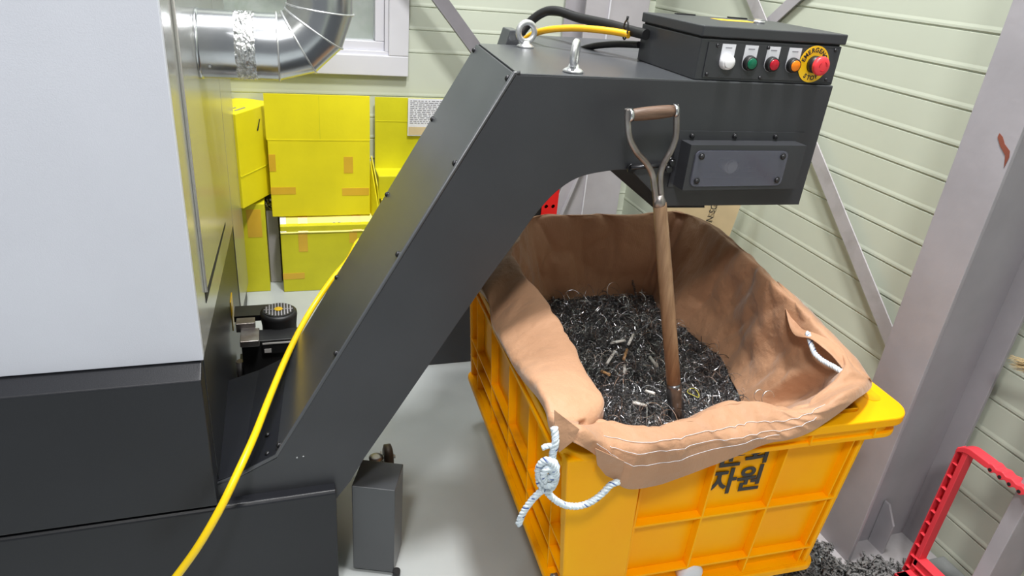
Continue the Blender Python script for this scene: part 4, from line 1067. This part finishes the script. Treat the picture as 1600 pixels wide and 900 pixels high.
# ================================================================== RED FRAME, BROOM, LINT
XR = 1.60
rf = thing('plastic_rack', 'red plastic frame with pocketed rails at the lower right corner', 'plastic frame', (XR, .85, 0))
def upright(y0, name='upright'):
    b = MB()
    b.box((XR-.004, y0-.004, 0), (XR+.024, y0+.009, .465)); b.box((XR-.004, y0+.024, 0), (XR+.024, y0+.027, .465))
    z = .01
    while z < .465:
        b.box((XR-.002, y0+.007, z), (XR+.022, y0+.026, z+.003)); z += .0405
    b.box((XR+.018, y0+.006, 0), (XR+.022, y0+.026, .465))
    return b.build(name, M['red'], rf, bevel=.0012)
upright(.958); upright(.60)
HY = [at(px_, py_, x=XR-.007).y for px_, py_ in ((1549, 729), (1564, 740), (1579, 751), (1594, 763))]; HY += [HY[3]-(HY[0]-HY[3])/3*k for k in (1, 2)]
b = MB(); n_ = 120; pts_t = []; pts_b = []
for k in range(n_+1):
    y = .985-k*(.985-.56)/n_; s_ = k/n_ + .0
    wav = .0045*math.sin((y-HY[0])/(HY[1]-HY[0])*2*math.pi+1.57) if HY[0]+.012 > y > HY[0]-.20 else 0
    cr_ = -.022*max(0, (1-s_*12))**2-.022*max(0, (1-(1-s_)*12))**2
    pts_t.append((XR-.006, y, .483+cr_+wav*.4)); pts_b.append((XR-.006, y, .466+cr_*.8-wav))
b.prism(pts_t+pts_b[::-1], (.034, 0, 0)); tr = b.build('grip_rail', M['red'], rf, bevel=.002)
for k in range(5):
    y = HY[k]; b = MB(); b.cyl((XR-.0075, y, .470), (XR-.004, y, .470), .0045, 14); b.build('rail_hole', M['gap'], tr)
b = MB(); b.box((XR-.004, .60, .075), (XR+.020, .965, .100)); b.box((XR-.008, .60, .098), (XR+.024, .965, .102)); b.box((XR-.008, .60, .073), (XR+.024, .965, .077)); b.build('cross_bar', M['red'], rf, bevel=.001)
b = MB(); b.box((XR-.060, .60, .03), (XR-.020, .965, .055)); b.box((XR-.060, .93, .03), (XR+.02, .965, .055)); b.build('foot_bar', M['red'], rf, bevel=.004)
br = thing('straw_broom', 'tips of a straw broom poking in at the right edge', 'broom', at(1605, 570, x=1.66))
b = MB(); random.seed(2)
tip = at(1585, 563, x=1.66); root = at(1650, 580, x=1.66)
for k in range(70):
    e = tip+V((random.uniform(-.01, .01), random.uniform(-.03, .014), random.uniform(-.022, .008)))
    r0_ = root+V((random.uniform(-.006, .006), random.uniform(-.004, .004), random.uniform(-.012, .012)))
    b.tube([r0_, r0_.lerp(e, .5)+V((0, 0, random.uniform(-.004, .004))), e], [.0016, .0013, .0005], 4, cap=False)
b.build('bristles', M['straw'], br, recalc=False)
b = MB(); b.cyl(root, root+(root-tip).normalized()*.5, .012, 12); b.build('broom_handle', M['wood'], br)
b = MB(); random.seed(11)
def clump(cx_, cy_, rx, ry, rz_, n):
    for k in range(n):
        a = random.uniform(0, 6.28); rr = math.sqrt(random.random()); x, y = cx_+math.cos(a)*rr*rx, cy_+math.sin(a)*rr*ry
        h = rz_*(1-rr*rr); s_ = random.uniform(.006, .02)
        p = V((x, y, random.uniform(0, h)+.001)); ln = [p]
        for q in range(4): ln.append(V((ln[-1].x+random.gauss(0, s_*.5), ln[-1].y+random.gauss(0, s_*.5), max(.001, ln[-1].z+random.gauss(0, s_*.35)))))
        b.tube(ln, random.uniform(.0015, .005), 4, cap=False)
clump(1.36, 1.08, .10, .11, .06, 420); clump(1.47, 1.00, .13, .06, .05, 380); clump(1.56, .98, .10, .05, .03, 200)
tag(b.build('floor_debris', M['lint'], recalc=False), 'grey fluffy dust and debris heaped on the floor at the column foot', 'debris', kind='stuff')
